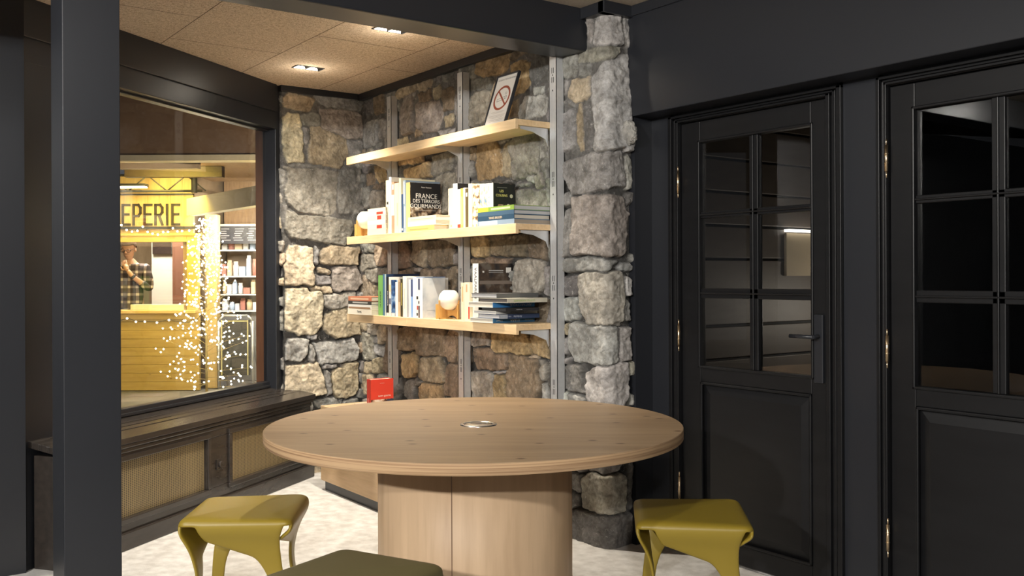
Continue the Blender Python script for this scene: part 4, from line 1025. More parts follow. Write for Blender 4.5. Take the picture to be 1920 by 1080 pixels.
m = MB(); m.lathe([(.069, 0.7520), (.068, 0.7550), (.060, 0.7565), (.054, 0.7555), (.052, 0.7535)], 48, 0, c=(gl.x, gl.y, 0)); m.lathe([(.052, 0.7535), (.040, 0.7545), (0, 0.7545)], 48, 0, c=(gl.x, gl.y, 0))
cv = m.build('cable_grommet', CHROME, tb)
m = MB(); m.lathe([(.0525, 0.7542), (.050, 0.7542)], 48, 0, c=(gl.x, gl.y, 0)); m.box((gl.x-.03, gl.y+.012, 0.7546), (gl.x+.03, gl.y+.016, 0.7552)); m.build('grommet_gap', SLOT, cv)

# ------------------------------------------------------------------ stools
def stool(cx_, cz_, rot, m_, label):
    X, Y = c2r(cx_, cz_)
    r = empty('stool', (X, Y, 0), TH+rot, label, 'stool', 'folded plastic stools around the table')
    bm = bmesh.new(); NS = 10; NCn = 4; hw = .192
    def perim(half, rad, z, diag=0.):
        pts = []
        for sd in range(4):
            c, s = [(1, 0), (0, 1), (-1, 0), (0, -1)][sd]
            for i in range(NS+1):
                t = -1+2*i/NS; x = t*(half-rad); y = -half; pts.append((c*x-s*y, s*x+c*y, z))
            for i in range(1, NCn):
                a = -math.pi/2+math.pi/2*i/NCn; x = (half-rad)+rad*math.cos(a); y = -(half-rad)+rad*math.sin(a); pts.append((c*x-s*y, s*x+c*y, z))
        return pts
    rings = []
    def zd(x, y, z, k):                # shallow fold across the seat
        return z-k*abs(x*.707-y*.707)*.04
    for (half, rad, z, k) in ((.05, .01, .450, 1), (.10, .02, .450, 1), (.145, .022, .450, 1), (.164, .024, .4490, .8), (.179, .026, .444, .5), (.189, .027, .435, .2), (hw, .028, .422, 0)):
        rings.append([bm.verts.new((p[0], p[1], zd(p[0], p[1], p[2], k))) for p in perim(half, rad, z)])
    n = len(rings[0]); bm.faces.new(rings[0])
    for A, B_ in zip(rings, rings[1:]):
        for i in range(n): bm.faces.new((A[i], A[(i+1) % n], B_[(i+1) % n], B_[i]))
    last = rings[-1]; per = NS+NCn
    # front and back sheets are cut back at both corners, the side sheets run right to the corners;
    # every sheet ends in a slanted hem and one leg at its right end
    for sd in range(4):
        c, s = [(1, 0), (0, 1), (-1, 0), (0, -1)][sd]
        def V3(x, o, z): y = -o; return (c*x-s*y, s*x+c*y, z)
        A_ = sd % 2 == 0
        i0, i1 = (1, NS-0) if A_ else (0, NS)
        row = [last[sd*per+i] for i in range(i0, i1+1)]
        if not A_: row = [last[(sd*per-1) % n]]+row+[last[sd*per+NS+1]]
        K = len(row)-1
        def mk(L_, R_, zl, zr, o):
            out = []
            for i in range(K+1):
                t = i/K; out.append(bm.verts.new(V3(L_+(R_-L_)*t, o(t) if callable(o) else o, zl+(zr-zl)*t)))
            return out
        if A_:
            specs = [(-.128, .160, .408, .408, .190), (-.122, .150, .392, .385, .183), (-.112, .144, .372, .345, lambda t: .172-.010*t), (-.104, .150, .362, .262, lambda t: .165-.022*t)]
            legs = ((.108, .156, .225, .142), (.116, .162, .14, .152), (.128, .174, .05, .176), (.136, .180, .0, .188))
        else:
            specs = [(-.190, .190, .408, .402, .191), (-.186, .186, .392, .375, lambda t: .184-.004*t), (-.174, .178, .376, .330, lambda t: .162-.008*t), (-.160, .168, .360, .262, lambda t: .146-.006*t)]
            legs = ((.092, .158, .225, .138), (.104, .160, .14, .150), (.128, .176, .05, .176), (.136, .182, .0, .188))
        for sp in specs:
            nr = mk(*sp)
            for i in range(K): bm.faces.new((row[i], row[i+1], nr[i+1], nr[i]))
            row = nr
        leg = row[K-3:]
        for (x0, x1, z, o) in legs:
            nr = [bm.verts.new(V3(x0+(x1-x0)*i/3, o, z)) for i in range(4)]
            for i in range(3): bm.faces.new((leg[i], leg[i+1], nr[i+1], nr[i]))
            leg = nr
        # web that closes the low end of the neighbour's slit: ties this sheet's right edge to the next sheet's left hem
    bm.normal_update()
    me = bpy.data.meshes.new('stool_body'); bmesh.ops.recalc_face_normals(bm, faces=bm.faces); bm.to_mesh(me); bm.free()
    me.materials.append(m_); me.transform(Matrix.Diagonal((1.045, 1.045, 1.022, 1)))
    for p in me.polygons: p.use_smooth = True
    o = bpy.data.objects.new('shell', me); COL.objects.link(o); o.parent = r
    sol = o.modifiers.new('thick', 'SOLIDIFY'); sol.thickness = .014; sol.offset = -1
    sb = o.modifiers.new('sub', 'SUBSURF'); sb.levels = 2; sb.render_levels = 2
    return r
stool(-.985, 3.515, math.radians(3), LIME, 'olive yellow folded plastic stool left of the table, by the radiator cover')
stool(.640, 3.43, math.radians(-6), LIME, 'olive yellow folded plastic stool right of the table, by the glazed doors')
stool(-.469, 2.729, math.radians(-31), OLIVE, 'dull olive green folded stool in the foreground before the pedestal')

# ------------------------------------------------------------------ outside the window: the pancake stall
D0 = 11.0
KR = TH
def KP(x, y, d=D0): return at_d(x, y, d)
Mloc = {}
def cframe(d):                         # matrix: local x = right, y = away, z up, origin below the viewpoint at distance d
    X, Y = c2r(0, d); return Matrix.Translation((X, Y, 0)) @ Matrix.Rotation(TH, 4, 'Z')
def lx(x, d=D0, y=500): return pq(x, y)[0]*d
def lz(x, y, d=D0): return H+pq(x, y)[1]*d
YW_ = wood_mat('yellow_cladding', (.60, .42, .13), (.50, .33, .09), (.25, .14, .04), 'X', .5, .6)
YWV = wood_mat('sign_board_wood', (.62, .45, .20), (.52, .36, .14), (.3, .18, .06), 'Z', .5, .6, knots=False)
YWF = wood_mat('yellow_frame_wood', (.68, .46, .12), (.55, .36, .09), (.3, .17, .05), 'X', .5, .5, knots=False)
MUT = mat('dark_brown_fascia', (.13, .075, .042), .7, noise=(3, (.19, .115, .065), .25, (1, 1, 1)))
kx, ky = c2r(0, D0)
kio = empty('pancake_stall', (kx, ky, 0), TH, 'yellow wooden pancake stall with a serving hatch, outside the window', 'stall')
xl = lx(150); xh = lx(351); xr = lx(372)
zc0, zc1 = lz(300, 587), lz(300, 571)      # counter
zt_ = lz(300, 454)
m = MB(); nb = 9
for k in range(nb):                        # horizontal boards
    z0 = k*(zc0)/nb; m.box((xl, 0, z0+.003), (xr, .04, z0+zc0/nb))
m.box((xl, .02, 0), (xr, .06, zc0)); m.build('lower_wall', YW_, kio, bevel=.002)
MB().box((xl, -.12, zc0), (xr, .25, zc0+.035)).box((xl, -.03, zc0-.07), (xr, .0, zc0)).build('counter', YWF, kio, bevel=.004)
fj = MB().box((xh, -.03, zc0+.035), (xr, .06, zt_+.09)).box((xl, -.03, zt_), (xh, .06, zt_+.09)).box((xl, -.05, zt_+.07), (xr+.02, .06, zt_+.10)); fj.build('hatch_frame', YWF, kio, bevel=.006)
zs0, zs1 = lz(300, 425), lz(300, 366)
m = MB(); w_ = (lx(362)-xl)/10
for k in range(10): m.box((xl+k*w_+.002, 0, zs0), (xl+(k+1)*w_, .03, zs1))
m.box((xl, .01, zt_+.09), (lx(362), .05, zs1)); sgb = m.build('sign_board', YWV, kio)
MB().box((xl, -.05, zs0-.03), (xr, .0, zs0)).build('sign_ledge', BLACK, kio)
m = MB()
for k in range(10): m.box((xl+k*w_+.002, .015, zs1+.02), (xl+(k+1)*w_, .045, 2.50))
m.build('upper_cladding', YWV, kio)
MB().box((xl, -.015, zs1), (lx(362), .045, zs1+.018)).build('sign_rail', BLACK, kio)
zl = (lz(300, 384)+lz(300, 421))/2; lh = (lz(300, 384)-lz(300, 421))
letters = 'CREPERIE'; pit = (lx(350)-lx(231))/5.83
STR = {  # stroke lists in a unit box
 'C': [((1, .85), (.75, 1)), ((.75, 1), (.25, 1)), ((.25, 1), (0, .75)), ((0, .75), (0, .25)), ((0, .25), (.25, 0)), ((.25, 0), (.75, 0)), ((.75, 0), (1, .15))],
 'R': [((0, 0), (0, 1)), ((0, 1), (.7, 1)), ((.7, 1), (1, .85)), ((1, .85), (1, .62)), ((1, .62), (.7, .48)), ((.7, .48), (0, .48)), ((.5, .48), (1, 0))],
 'E': [((0, 0), (0, 1)), ((0, 1), (1, 1)), ((0, .52), (.85, .52)), ((0, 0), (1, 0))],
 'P': [((0, 0), (0, 1)), ((0, 1), (.7, 1)), ((.7, 1), (1, .85)), ((1, .85), (1, .58)), ((1, .58), (.7, .44)), ((.7, .44), (0, .44))],
 'I': [((.5, 0), (.5, 1))]}
x = lx(231)-2*pit; m = MB()
for ch in letters:
    w = pit*.62; wI = w*.2 if ch == 'I' else w
    for (a, b) in STR[ch]:
        p = Vector((x+a[0]*wI, -.012, zl-lh/2+a[1]*lh)); q = Vector((x+b[0]*wI, -.012, zl-lh/2+b[1]*lh)); d = (q-p); L = d.length; ang = math.atan2(d.z, d.x)
        Mx = Matrix.Translation(p) @ Matrix.Rotation(-ang, 4, 'Y'); m.box((-.012, -.006, -.013), (L+.012, .008, .013), 0, Mx)
    x += pit*(.55 if ch == 'I' else 1.0)
m.build('sign_letters', paint((.03, .022, .015)), sgb)
# stall interior
INT = mat('stall_interior', (.30, .22, .13), .7, noise=(4, (.38, .28, .17), .2, (6, 1, 1)))
MB().box((xl-1, 2.2, 0), (lx(348), 2.25, 2.6)).box((lx(348)-.05, .06, 0), (lx(348), 2.2, 2.6)).box((xl-1, .06, 2.35), (lx(348), 2.2, 2.4)).build('interior_wall', INT, kio)
MB().box((lx(286, 12.6), 1.55, 0), (lx(330, 12.6), 1.85, 2.05)).build('white_cabinet', mat('white_cabinet', (.80, .78, .70), .4), kio, bevel=.01)
MB().box((lx(291, 12.6), 1.50, 1.62), (lx(326, 12.6), 1.549, 1.85)).build('oven_window', paint((.05, .035, .03), .2), kio)
MB().box((lx(333, 12.6), 1.4, 0), (lx(348)-.06, 1.9, 2.0)).build('brown_cupboard', mat('brown_cupboard', (.22, .10, .06), .5), kio)
o = MB().box((lx(245), ky*0-.02, zc0+.0355), (lx(345), .14, zc0+.10), bev=.004).build('griddle_box', mat('pale_box', (.72, .68, .52), .3)); o.location = (kx, ky, 0); o.rotation_euler = (0, 0, TH)
tag(o, 'long pale box standing on the stall counter', 'box')
# truss and lamps above
tr = empty('lighting_truss', (kx, ky, 0), TH, 'black metal lighting truss above the stall sign', 'truss')
m = MB(); za, zb_ = lz(300, 362), lz(300, 333); yt = -.25
for z in (za, zb_): m.cyl((xl, yt, z), (lx(392), yt, z), .014, 8)
xx = xl; k = 0
while xx < lx(380):
    m.cyl((xx, yt, za if k % 2 else zb_), (xx+.22, yt, zb_ if k % 2 else za), .008, 6); xx += .22; k += 1
m.cyl((lx(378), yt, za-.02), (lx(378), yt, zb_+.12), .035, 10); m.build('truss_frame', paint((.03, .028, .025)), tr)
lm = empty('stall_flood_lamp', (*c2r(lx(245, 10.6), 10.6), lz(245, 350, 10.6)), TH, 'long bright white flood lamp above the stall sign', 'lamp')
MB().box((-.35, -.06, .0), (.18, .06, .03)).build('lamp_housing', BLACK, lm)
MB().box((-.34, -.05, -.012), (.17, .05, .0)).build('diffuser', emis('flood', (1, .88, .62), 14), lm)
# porch roof of the building outside: fascia, soffit, beams
o = MB().box((lx(90, 8.6), 0, lz(300, 291, 8.6)), (lx(520, 8.6), .10, 3.6)).build('porch_fascia', MUT); o.location = (*c2r(0, 8.6), 0); o.rotation_euler = (0, 0, TH); tag(o, 'wide dark brown fascia board of the porch, above the stall', 'fascia')
SOF = mat('pale_soffit', (.60, .52, .36), .6, noise=(6, (.50, .42, .27), .3, (1, 8, 1)))
BRD = mat('brown_boards', (.20, .12, .06), .6, noise=(6, (.30, .19, .09), .3, (8, 1, 1)))
o = MB().box((lx(90, 8.6), -.03, lz(300, 302, 8.6)), (lx(520, 8.6), .14, lz(300, 291, 8.6)-.001)).build('porch_trim', SOF); o.location = (*c2r(0, 8.6), 0); o.rotation_euler = (0, 0, TH); tag(o, 'pale strip along the bottom of the brown porch fascia', 'trim')
o = MB().box((lx(90, 8.6), .2, 2.52), (lx(520, 8.6)+1.2, 3.4, 2.56)).build('porch_ceiling', BRD); o.location = (*c2r(0, 8.6), 0); o.rotation_euler = (0, 0, TH); tag(o, 'brown plank ceiling of the porch over the stall', 'ceiling')
for k, yy in enumerate((.9, 1.7)):
    o = MB().box((lx(90, 8.6), yy, 2.40), (lx(400, 10), yy+.10, 2.515)).build('porch_beam', paint((.035, .022, .014))); o.location = (*c2r(0, 8.6), 0); o.rotation_euler = (0, 0, TH); tag(o, ('nearer' if k == 0 else 'farther')+' dark beam under the porch ceiling', 'beam', 'beams under the porch ceiling')
# white box beam at right
p0 = Vector((*c2r(lx(360, 10.2), 10.2), 0)); p1 = Vector((*c2r(lx(500, 8.7), 8.7), 0)); dd = p1-p0
o = MB().box((0, -.06, lz(360, 405, 10.2)), (dd.length, .06, lz(360, 373, 10.2))).build('white_beam', mat('cream_paint', (.62, .56, .42), .5), bevel=.004); o.location = p0; o.rotation_euler = (0, 0, math.atan2(dd.y, dd.x)); tag(o, 'cream painted box beam outside, meeting the yellow post', 'beam')
o = MB().box((lx(384, 11.2), 0, 0), (lx(406, 11.2), .14, lz(395, 402, 11.2))).build('porch_post', YWV, bevel=.006); o.location = (*c2r(0, 11.2), 0); o.rotation_euler = (0, 0, TH); tag(o, 'pale yellow square post behind the lit twig tree', 'post')
# ground outside
GR = mat('pavement', (.10, .095, .085), .8, noise=(3, (.16, .15, .13), .3, (1, 1, 1)))
gp_ = [win(8, .17), win(-7, .17), win(-7, 12), win(8, 12)]
struct('floor', MB().prism(gp_, -.06, -.005), GR)

# shop counter at right, seen through the window
sh = empty('display_shelves', (*c2r(0, 12.0), 0), TH, 'glass display shelving of the shop right of the stall', 'shelving')
a_, b2_ = lx(407, 12), lx(500, 12)
SHW = mat('shop_back_wood', (.20, .14, .085), .6)
MB().box((a_, .42, 0), (b2_, .46, 2.6)).build('back_panel', SHW, sh)
DKM = mat('grey_shop_front', (.16, .16, .16), .5)
zsh = [lz(440, 582, 12), lz(440, 551, 12), lz(440, 517, 12), lz(440, 468, 12)]
for z in zsh: MB().box((a_, .0, z-.02), (b2_, .41, z)).build('shelf_board', mat('glass_shelf_edge', (.62, .66, .66), .15), sh)
MB().box((a_, .05, 0), (b2_, .40, zsh[0]-.021)).build('counter_base', DKM, sh)
cbd = empty('chalk_menu', (*c2r(0, 11.9), 0), TH, 'black chalk menu board hanging over the display shelves', 'menu board')
MB().box((a_, .0, lz(440, 457, 11.9)), (b2_, .02, lz(440, 424, 11.9))).build('board', paint((.02, .02, .022)), cbd)
m = MB(); random.seed(5)
for k in range(6):
    z = lz(440, 430+k*4.2, 11.9)
    for j in range(3):
        x0 = a_+.06+j*.17+random.uniform(0, .03); m.box((x0, -.002, z), (x0+random.uniform(.06, .12), .0, z+.009))
m.build('chalk_writing', paint((.26, .26, .25)), cbd)
MB().box((a_, -.01, lz(440, 424, 11.9)), (b2_, .02, lz(440, 420, 11.9))).build('board_rail', paint((.4, .38, .3)), cbd)
MB().box((a_, .3, lz(440, 420, 12)), (b2_, .34, 2.6)).build('upper_boards', BRD, sh)
random.seed(12)
kinds = [('paper_bag', 'bag'), ('storage_jar', 'jar'), ('pastry_box', 'box')]
cols = [((.78, .76, .72), 'white'), ((.38, .16, .12), 'red brown'), ((.42, .52, .66), 'pale blue'), ((.62, .48, .30), 'tan'), ((.70, .70, .68), 'pale grey')]
rown = ['bottom', 'second', 'third', 'top']
for r_, z in enumerate(zsh):
    x = a_+.03; j = 0
    mx_h = (zsh[r_+1]-z-.035) if r_ < 3 else .13
    while x < b2_-.08:
        kd, cat = kinds[(j+r_) % 3]; c_, cn = cols[(j*2+r_*3) % 5]; w_ = random.uniform(.05, .09); h_ = random.uniform(.55, .95)*mx_h
        m = MB()
        if kd == 'storage_jar':
            m.lathe([(0, 0), (w_*.45, .002), (w_*.48, h_*.7), (w_*.36, h_*.8), (w_*.38, h_*.82), (w_*.38, h_), (0, h_)], 14)
        elif kd == 'paper_bag':
            m.box((-w_/2, -.03, 0), (w_/2, .03, h_*.85), bev=.008); m.box((-w_/2.4, -.008, h_*.84), (w_/2.4, .008, h_), bev=.002)
        else:
            m.box((-w_/2, -.04, 0), (w_/2, .04, h_*.6), bev=.004); m.box((-w_/2.1, -.042, h_*.6), (w_/2.1, .042, h_*.7), bev=.002)
        o = m.build(kd, paint(c_)); X_, Y_ = c2r(x+w_/2, 12.0+.12); o.location = (X_, Y_, z+.0005); o.rotation_euler = (0, 0, TH)
        tag(o, '%s %s, number %s from the left on the %s display shelf' % (cn, kd.replace('_', ' '), ['one', 'two', 'three', 'four', 'five', 'six', 'seven', 'eight', 'nine', 'ten', 'eleven', 'twelve'][j], rown[r_]), cat, 'goods on the display shelves')
        x += w_+.012; j += 1
light('shop_lamp', 'AREA', (*c2r(lx(440, 11.0), 11.0), 1.95), 38, (1, .93, .84), .4, (*c2r(lx(440, 12), 12.2), .9))
# sandwich board
sb_ = empty('sandwich_board', (*c2r(0, 11.15), 0), TH, 'dark chalk sandwich board with a rounded steel frame beside the twig tree', 'sandwich board')
xa, xb = lx(409, 11.15), lx(473, 11.15); zb2 = lz(440, 592, 11.15)
m = MB()
for (p, q) in (((xa, 0, .0), (xa, 0, zb2-.06)), ((xb, 0, .0), (xb, 0, zb2-.06)), ((xa+.06, 0, zb2), (xb-.06, 0, zb2)), ((xa, 0, zb2-.06), (xa+.06, 0, zb2)), ((xb, 0, zb2-.06), (xb-.06, 0, zb2)), ((xb, .35, 0), (xb-.03, 0, zb2-.08)), ((xa, .35, 0), (xa+.03, 0, zb2-.08))): m.cyl(p, q, .014, 8)
m.build('frame', STEEL, sb_)
MB().box((xa+.03, -.01, .16), (xb-.03, .01, zb2-.05)).build('board', paint((.05, .048, .045)), sb_)
MB().box((xa+.03, -.013, .16), (xa+.045, -.0101, zb2-.05)).box((xb-.065, -.013, .16), (xb-.05, -.0101, zb2-.05)).box((xa+.045, -.013, zb2-.07), (xb-.065, -.0101, zb2-.055)).build('board_edging', paint((.55, .5, .25)), sb_)

# lit twig tree
random.seed(21)
LED = emis('led_white', (1, .93, .72), 15)
tx, tz_ = lx(386, 10.35), 10.35
TXY = c2r(tx, tz_)
tree = empty('twig_light_tree', (*TXY, 0), TH, 'twig tree covered in white lights outside the window', 'light tree')
TH_ = lz(386, 408, 10.35)
TWM = mat('twig_bark', (.42, .32, .13), .6)
m = MB(); m.cyl((0, 0, 0), (0, 0, TH_*.5), .014, 8, r2=.009); m.cyl((0, 0, TH_*.5), (0, 0, TH_), .009, 8, r2=.003); m.lathe([(0, 0), (.12, 0), (.12, .012), (0, .016)], 20); m.build('trunk', TWM, tree)
m = MB(); bulbs = []
for k in range(84):
    t = (k+.5)/84; z0 = .10+t*(TH_-.18); L = (.50*(1-t)**.85+.07)*random.uniform(.75, 1.05)
    a = k*2.39996; up_ = random.uniform(.10, .30)+.5*t
    p = Vector((0, 0, z0)); d = Vector((math.cos(a), math.sin(a), up_)).normalized(); q = p+d*L
    if t < .2: q.z = max(q.z-.10*(1-t*5), .06)
    m.cyl(p, q, .0035, 5, r2=.0012)
    for j in range(6):
        s = .25+.75*(j+1)/6; c = p.lerp(q, s); side = Vector((random.uniform(-1, 1), random.uniform(-1, 1), random.uniform(-.3, 1)))*.05*(1+.5*s)
        e = c+side; m.cyl(c, e, .0014, 4, r2=.0008); bulbs.append(e)
    bulbs.append(q)
m.build('twigs', TWM, tree)
mb_ = MB(); mb_.sphere((0, 0, 0), .0095, 1)
proto = mb_.build('bulb', LED, tree); order = sorted(range(len(bulbs)), key=lambda i: bulbs[i].y)
for n_, i in enumerate(order[:100]):
    o = proto if n_ == 0 else proto.copy()
    if n_: COL.objects.link(o); o.parent = tree
    o.location = bulbs[i]
m = MB()
for i in order[100:]: m.sphere(bulbs[i], .0095, 1)
o = m.build('bulb', LED, tree); o['kind'] = 'stuff'
# string lights
def string(pts, d, lab):
    r = empty('string_light', (*c2r(0, d), 0), TH, lab, 'string lights', 'string lights on the stall')
    P = [Vector((lx(x, d), -.06, lz(x, y, d))) for x, y in pts]
    m = MB(); bl = []
    for a, b in zip(P, P[1:]):
        n = 4
        for k in range(n):
            s0, s1 = k/n, (k+1)/n; sag = .02
            f = lambda s: a.lerp(b, s)-Vector((0, 0, sag*4*s*(1-s)))
            m.cyl(f(s0), f(s1), .003, 5); 
            if k % 2 == 0: bl.append(f(s0)-Vector((0, .008, .010)))
    m.build('cord', paint((.03, .03, .02)), r)
    pm = MB(); pm.sphere((0, 0, 0), .012, 1); pr_ = pm.build('bulb', LED, r)
    for i, b in enumerate(bl):
        o = pr_ if i == 0 else pr_.copy()
        if i: COL.objects.link(o); o.parent = r
        o.location = b
string([(200, 428), (232, 421), (252, 433), (272, 424), (290, 437), (310, 434), (328, 427), (345, 432), (372, 424)], 10.9, 'string of white bulbs draped below the stall sign')
string([(200, 606), (242, 595), (275, 601), (320, 598), (362, 603), (380, 588)], 10.86, 'string of white bulbs under the stall counter')

# stall lights, then added porch fills
light('stall_lamp', 'AREA', (*c2r(lx(300, 9.9), 9.75), 2.35), 36, (1.0, .76, .13), .8, (*c2r(lx(300), D0), .7))
light('stall_lamp', 'AREA', (*c2r(lx(300, 10.6), 10.6), 2.42), 7, (1.0, .78, .25), .5, (*c2r(lx(300), 10.9), 1.9))
light('stall_inside', 'AREA', (*c2r(lx(280, 11.8), 11.7), 2.32), 44, (1.0, .90, .74), .6, (*c2r(lx(280, 12), 12), 0))
light('porch_fill', 'AREA', (*c2r(lx(600, 8.6), 8.6), 1.5), 22, (1.0, .84, .45), .5, (*c2r(lx(420, 10), 10), 1.9))  # added unseen area light, brightens the cream beam, post and tree
light('porch_fill', 'AREA', (*c2r(lx(180, 9.2), 9.2), 1.9), 9, (1.0, .82, .5), .4, (*c2r(lx(330, 10.2), 10.2), 2.5))  # added fill hidden behind the black post, aimed up under the porch

light('fascia_fill', 'AREA', (*c2r(lx(640, 7.4), 7.4), 1.7), 22, (1.0, .86, .66), .4, (*c2r(lx(330, 8.6), 8.6), 2.9))  # no lamp of the yard: unseen light added to lift the dark fascia
# ------------------------------------------------------------------ person behind the hatch
def person():
    d = 11.62; X, Y = c2r(lx(245, d), d)
    r = empty('person', (X, Y, 0), TH, 'person in a plaid shirt and glasses, hand at chin, behind the stall counter', 'person')
    SKIN = mat('skin', (.50, .30, .20), .55)
    def skin(name, verts, edges, mats, root=0, remesh=None):
        me = bpy.data.meshes.new(name); me.from_pydata([v[:3] for v in verts], edges, []); o = bpy.data.objects.new(name, me); COL.objects.link(o)
        s = o.modifiers.new('s', 'SKIN'); o.modifiers.new('ss', 'SUBSURF').levels = 2
        for i, v in enumerate(verts):
            sv = me.skin_vertices[0].data[i]; rr = v[3] if isinstance(v[3], tuple) else (v[3], v[3]); sv.radius = rr; sv.use_root = (i == root)
        bpy.context.view_layer.update()
        ev = bpy.data.meshes.new_from_object(o.evaluated_get(bpy.context.evaluated_depsgraph_get()))
        COL.objects.unlink(o); bpy.data.objects.remove(o)
        ev.materials.clear(); ev.materials.append(mats)
        for p in ev.polygons: p.use_smooth = True
        return ev
    # facing -y (towards the hatch); person's left arm (picture right) raised to the chin
    J = [(0, 0, .98, (.14, .10)), (0, .01, 1.20, (.13, .09)), (0, .0, 1.38, (.15, .10)), (0, -.015, 1.49, (.07, .06)), (0, -.035, 1.56, (.055, .055)),
         (.18, 0, 1.42, .055), (.235, -.03, 1.17, .043), (.10, -.22, 1.33, .030), (.055, -.235, 1.40, .028),
         (-.18, 0, 1.42, .055), (-.24, .02, 1.15, .043), (-.20, -.14, .96, .030), (-.19, -.19, .92, .026),
         (.09, 0, .90, .085), (.10, -.01, .50, .055), (.10, .02, .09, .038), (.10, -.12, .03, .032),
         (-.09, 0, .90, .085), (-.10, -.01, .50, .055), (-.10, .02, .09, .038), (-.10, -.12, .03, .032)]
    Eg = [(0, 1), (1, 2), (2, 3), (3, 4), (2, 5), (5, 6), (6, 7), (7, 8), (2, 9), (9, 10), (10, 11), (11, 12), (0, 13), (13, 14), (14, 15), (15, 16), (0, 17), (17, 18), (18, 19), (19, 20)]
    body = skin('body', J, Eg, SKIN)
    bm = bmesh.new(); bm.from_mesh(body)
    tmp = MB(); tmp.bm.free(); tmp.bm = bm
    hc = Vector((0, -.06, 1.655))
    tilt = Matrix.Translation(hc) @ Matrix.Rotation(math.radians(18), 4, 'X')
    def hp(x, y, z): return tilt @ Vector((x, y, z))
    for (c, rr, sc) in (((0, .01, .03), .092, (.86, 1.02, 1.02)), ((0, -.02, -.045), .068, (.88, 1.0, 1.05)), ((0, -.055, -.085), .030, (1.1, .8, .8))):
        p = hp(*c); tmp.sphere(p, rr, 3, sc=sc)
    tmp.cyl(hp(0, -.080, .02), hp(0, -.112, -.022), .010, 10, r2=.017)          # nose
    tmp.sphere(hp(0, -.092, -.056), .017, 2, sc=(1.5, .5, .45))                  # lips
    for s in (-1, 1):
        tmp.sphere(hp(s*.080, .005, -.01), .026, 2, sc=(.35, .8, 1.2)); tmp.sphere(hp(s*.032, -.078, .012), .014, 2)
    # hands: palm, four fingers, thumb
    def hand(base, dirn, side, up_):
        b = Vector(base); d_ = Vector(dirn).normalized(); s_ = Vector(side).normalized(); u_ = Vector(up_).normalized()
        tmp.sphere(b+d_*.04, .034, 2, sc=(1, 1, 1)); tmp.cyl(b, b+d_*.075, .024, 10, r2=.032)
        for k, L in enumerate((.070, .080, .074, .058)):
            o_ = b+d_*.075+s_*((k-1.5)*.019); m1 = o_+d_*L*.55; e_ = m1+(d_*.8+u_*.6).normalized()*L*.5
            tmp.cyl(o_, m1, .0095, 8, r2=.0088); tmp.sphere(m1, .0092, 1); tmp.cyl(m1, e_, .0088, 8, r2=.0075); tmp.sphere(e_, .0078, 1)
        o_ = b+d_*.025-s_*.03; m1 = o_+(d_*.6-s_*.7).normalized()*.035; e_ = m1+d_*.04
        tmp.cyl(o_, m1, .012, 8, r2=.010); tmp.sphere(m1, .010, 1); tmp.cyl(m1, e_, .010, 8, r2=.008); tmp.sphere(e_, .0082, 1)
    hand((.052, -.236, 1.40), (-.45, .32, .75), (.75, 0, .5), (0, .9, .2))
    hand((-.19, -.19, .92), (0, -.9, -.2), (-1, 0, 0), (0, 0, -1))
    for f in bm.faces: f.material_index = 0; f.smooth = True
    me = bpy.data.meshes.new('body'); bm.to_mesh(me); bm.free(); me.materials.append(SKIN)
    o = bpy.data.objects.new('body', me); COL.objects.link(o); o.parent = r
    rm = o.modifiers.new('remesh', 'REMESH'); rm.mode = 'VOXEL'; rm.voxel_size = .0055; rm.use_smooth_shade = True
    # plaid shirt
    pm = bpy.data.materials.new('plaid_cloth'); pm.use_nodes = True; nt = pm.node_tree; b = nt.nodes['Principled BSDF']; b.inputs['Roughness'].default_value = .9
    tc = nt.nodes.new('ShaderNodeTexCoord'); sep = nt.nodes.new('ShaderNodeSeparateXYZ'); nt.links.new(tc.outputs['Object'], sep.inputs[0])
    add = None
    for ax in (0, 2):
        ml = nt.nodes.new('ShaderNodeMath'); ml.operation = 'MULTIPLY'; ml.inputs[1].default_value = 11; nt.links.new(sep.outputs[ax], ml.inputs[0])
        fr_ = nt.nodes.new('ShaderNodeMath'); fr_.operation = 'FRACT'; nt.links.new(ml.outputs[0], fr_.inputs[0])
        g = nt.nodes.new('ShaderNodeMath'); g.operation = 'LESS_THAN'; g.inputs[1].default_value = .33; nt.links.new(fr_.outputs[0], g.inputs[0])
        if add is None: add = g
        else:
            a2 = nt.nodes.new('ShaderNodeMath'); a2.operation = 'ADD'; nt.links.new(add.outputs[0], a2.inputs[0]); nt.links.new(g.outputs[0], a2.inputs[1])
            h2 = nt.nodes.new('ShaderNodeMath'); h2.operation = 'MULTIPLY'; h2.inputs[1].default_value = .5; nt.links.new(a2.outputs[0], h2.inputs[0]); add = h2
    cr = nt.nodes.new('ShaderNodeValToRGB'); e = cr.color_ramp.elements; e[0].color = (.035, .028, .03, 1); e[1].color = (.62, .58, .52, 1); q_ = e.new(.5); q_.color = (.17, .14, .14, 1)
    nt.links.new(add.outputs[0], cr.inputs[0]); nt.links.new(cr.outputs[0], b.inputs['Base Color'])
    Js = [(0, 0, .80, (.170, .130)), (0, .01, 1.20, (.150, .112)), (0, .0, 1.37, (.168, .115)), (0, -.012, 1.475, (.085, .075)),
          (.185, 0, 1.425, .070), (.245, -.03, 1.165, .058), (.165, -.135, 1.255, .046), (-.185, 0, 1.425, .070), (-.25, .02, 1.145, .058), (-.215, -.09, 1.02, .046)]
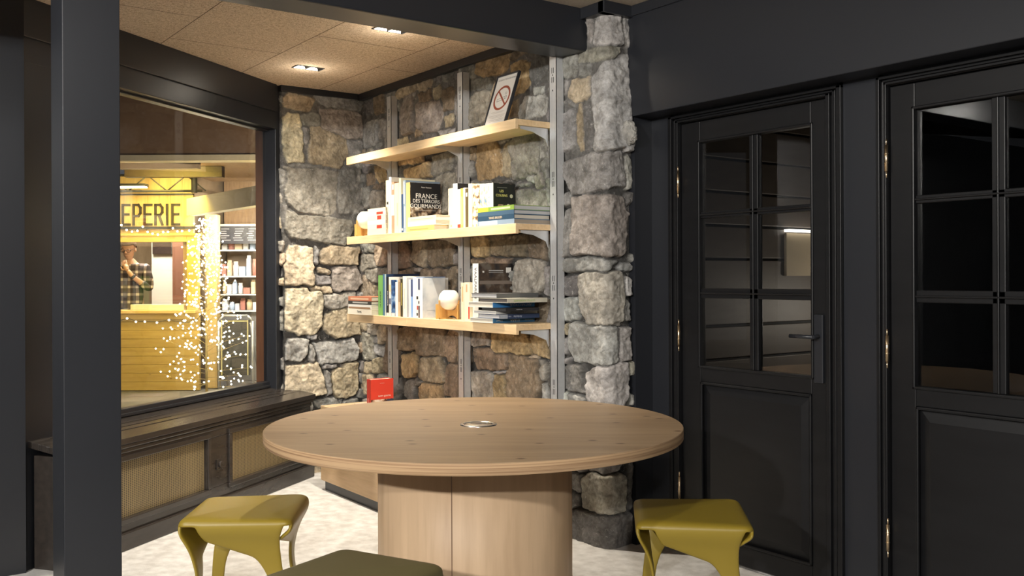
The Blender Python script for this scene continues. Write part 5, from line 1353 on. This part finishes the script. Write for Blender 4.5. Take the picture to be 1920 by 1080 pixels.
    ev = skin('shirt', Js, [(0, 1), (1, 2), (2, 3), (2, 4), (4, 5), (5, 6), (2, 7), (7, 8), (8, 9)], pm)
    ev.name = 'shirt'; o = bpy.data.objects.new('plaid_shirt', ev); COL.objects.link(o); o.parent = r
    tm = mat('dark_trousers', (.03, .03, .04), .8)
    Jt = [(0, 0, .96, (.155, .115)), (.09, 0, .88, .100), (.10, -.01, .50, .070), (.10, .02, .12, .055), (-.09, 0, .88, .100), (-.10, -.01, .50, .070), (-.10, .02, .12, .055)]
    ev = skin('trousers', Jt, [(0, 1), (1, 2), (2, 3), (0, 4), (4, 5), (5, 6)], tm); o = bpy.data.objects.new('trousers', ev); COL.objects.link(o); o.parent = r
    # hair, beard, glasses
    HR = mat('brown_hair', (.07, .04, .025), .8, bump=(120, .6, .004))
    m = MB(); g = bmesh.ops.create_icosphere(m.bm, subdivisions=3, radius=.0985, matrix=tilt @ Matrix.Translation((0, .018, .038)) @ Matrix.Diagonal((.88, 1.02, 1.02, 1)))
    inv = tilt.inverted()
    dl = [v for v in m.bm.verts if (lambda l: l.z < .075-.9*(l.y+.055) and l.y < .06 and True and l.z < .06)(inv @ v.co) or (inv @ v.co).z < -.05]
    bmesh.ops.delete(m.bm, geom=dl, context='VERTS'); o = m.build('hair', HR, r, smooth=True); so = o.modifiers.new('s', 'SOLIDIFY'); so.thickness = .006; so.offset = 0
    m = MB(); 
    for s in (-1, 1):
        for i in range(20):
            a0, a1 = 2*math.pi*i/20, 2*math.pi*(i+1)/20
            m.cyl(hp(s*.035+.026*math.cos(a0), -.104, .012+.019*math.sin(a0)), hp(s*.035+.026*math.cos(a1), -.104, .012+.019*math.sin(a1)), .003, 6)
        m.cyl(hp(s*.061, -.104, .016), hp(s*.084, .0, .012), .0025, 6)
    m.cyl(hp(-.009, -.105, .016), hp(.009, -.105, .016), .0028, 6); m.build('glasses', paint((.02, .015, .012)), r)
    m = MB(); m.cyl((.113, -.205, 1.315), (.099, -.222, 1.335), .037, 18, r2=.037); m.build('wristwatch', paint((.03, .03, .03)), r)
person()
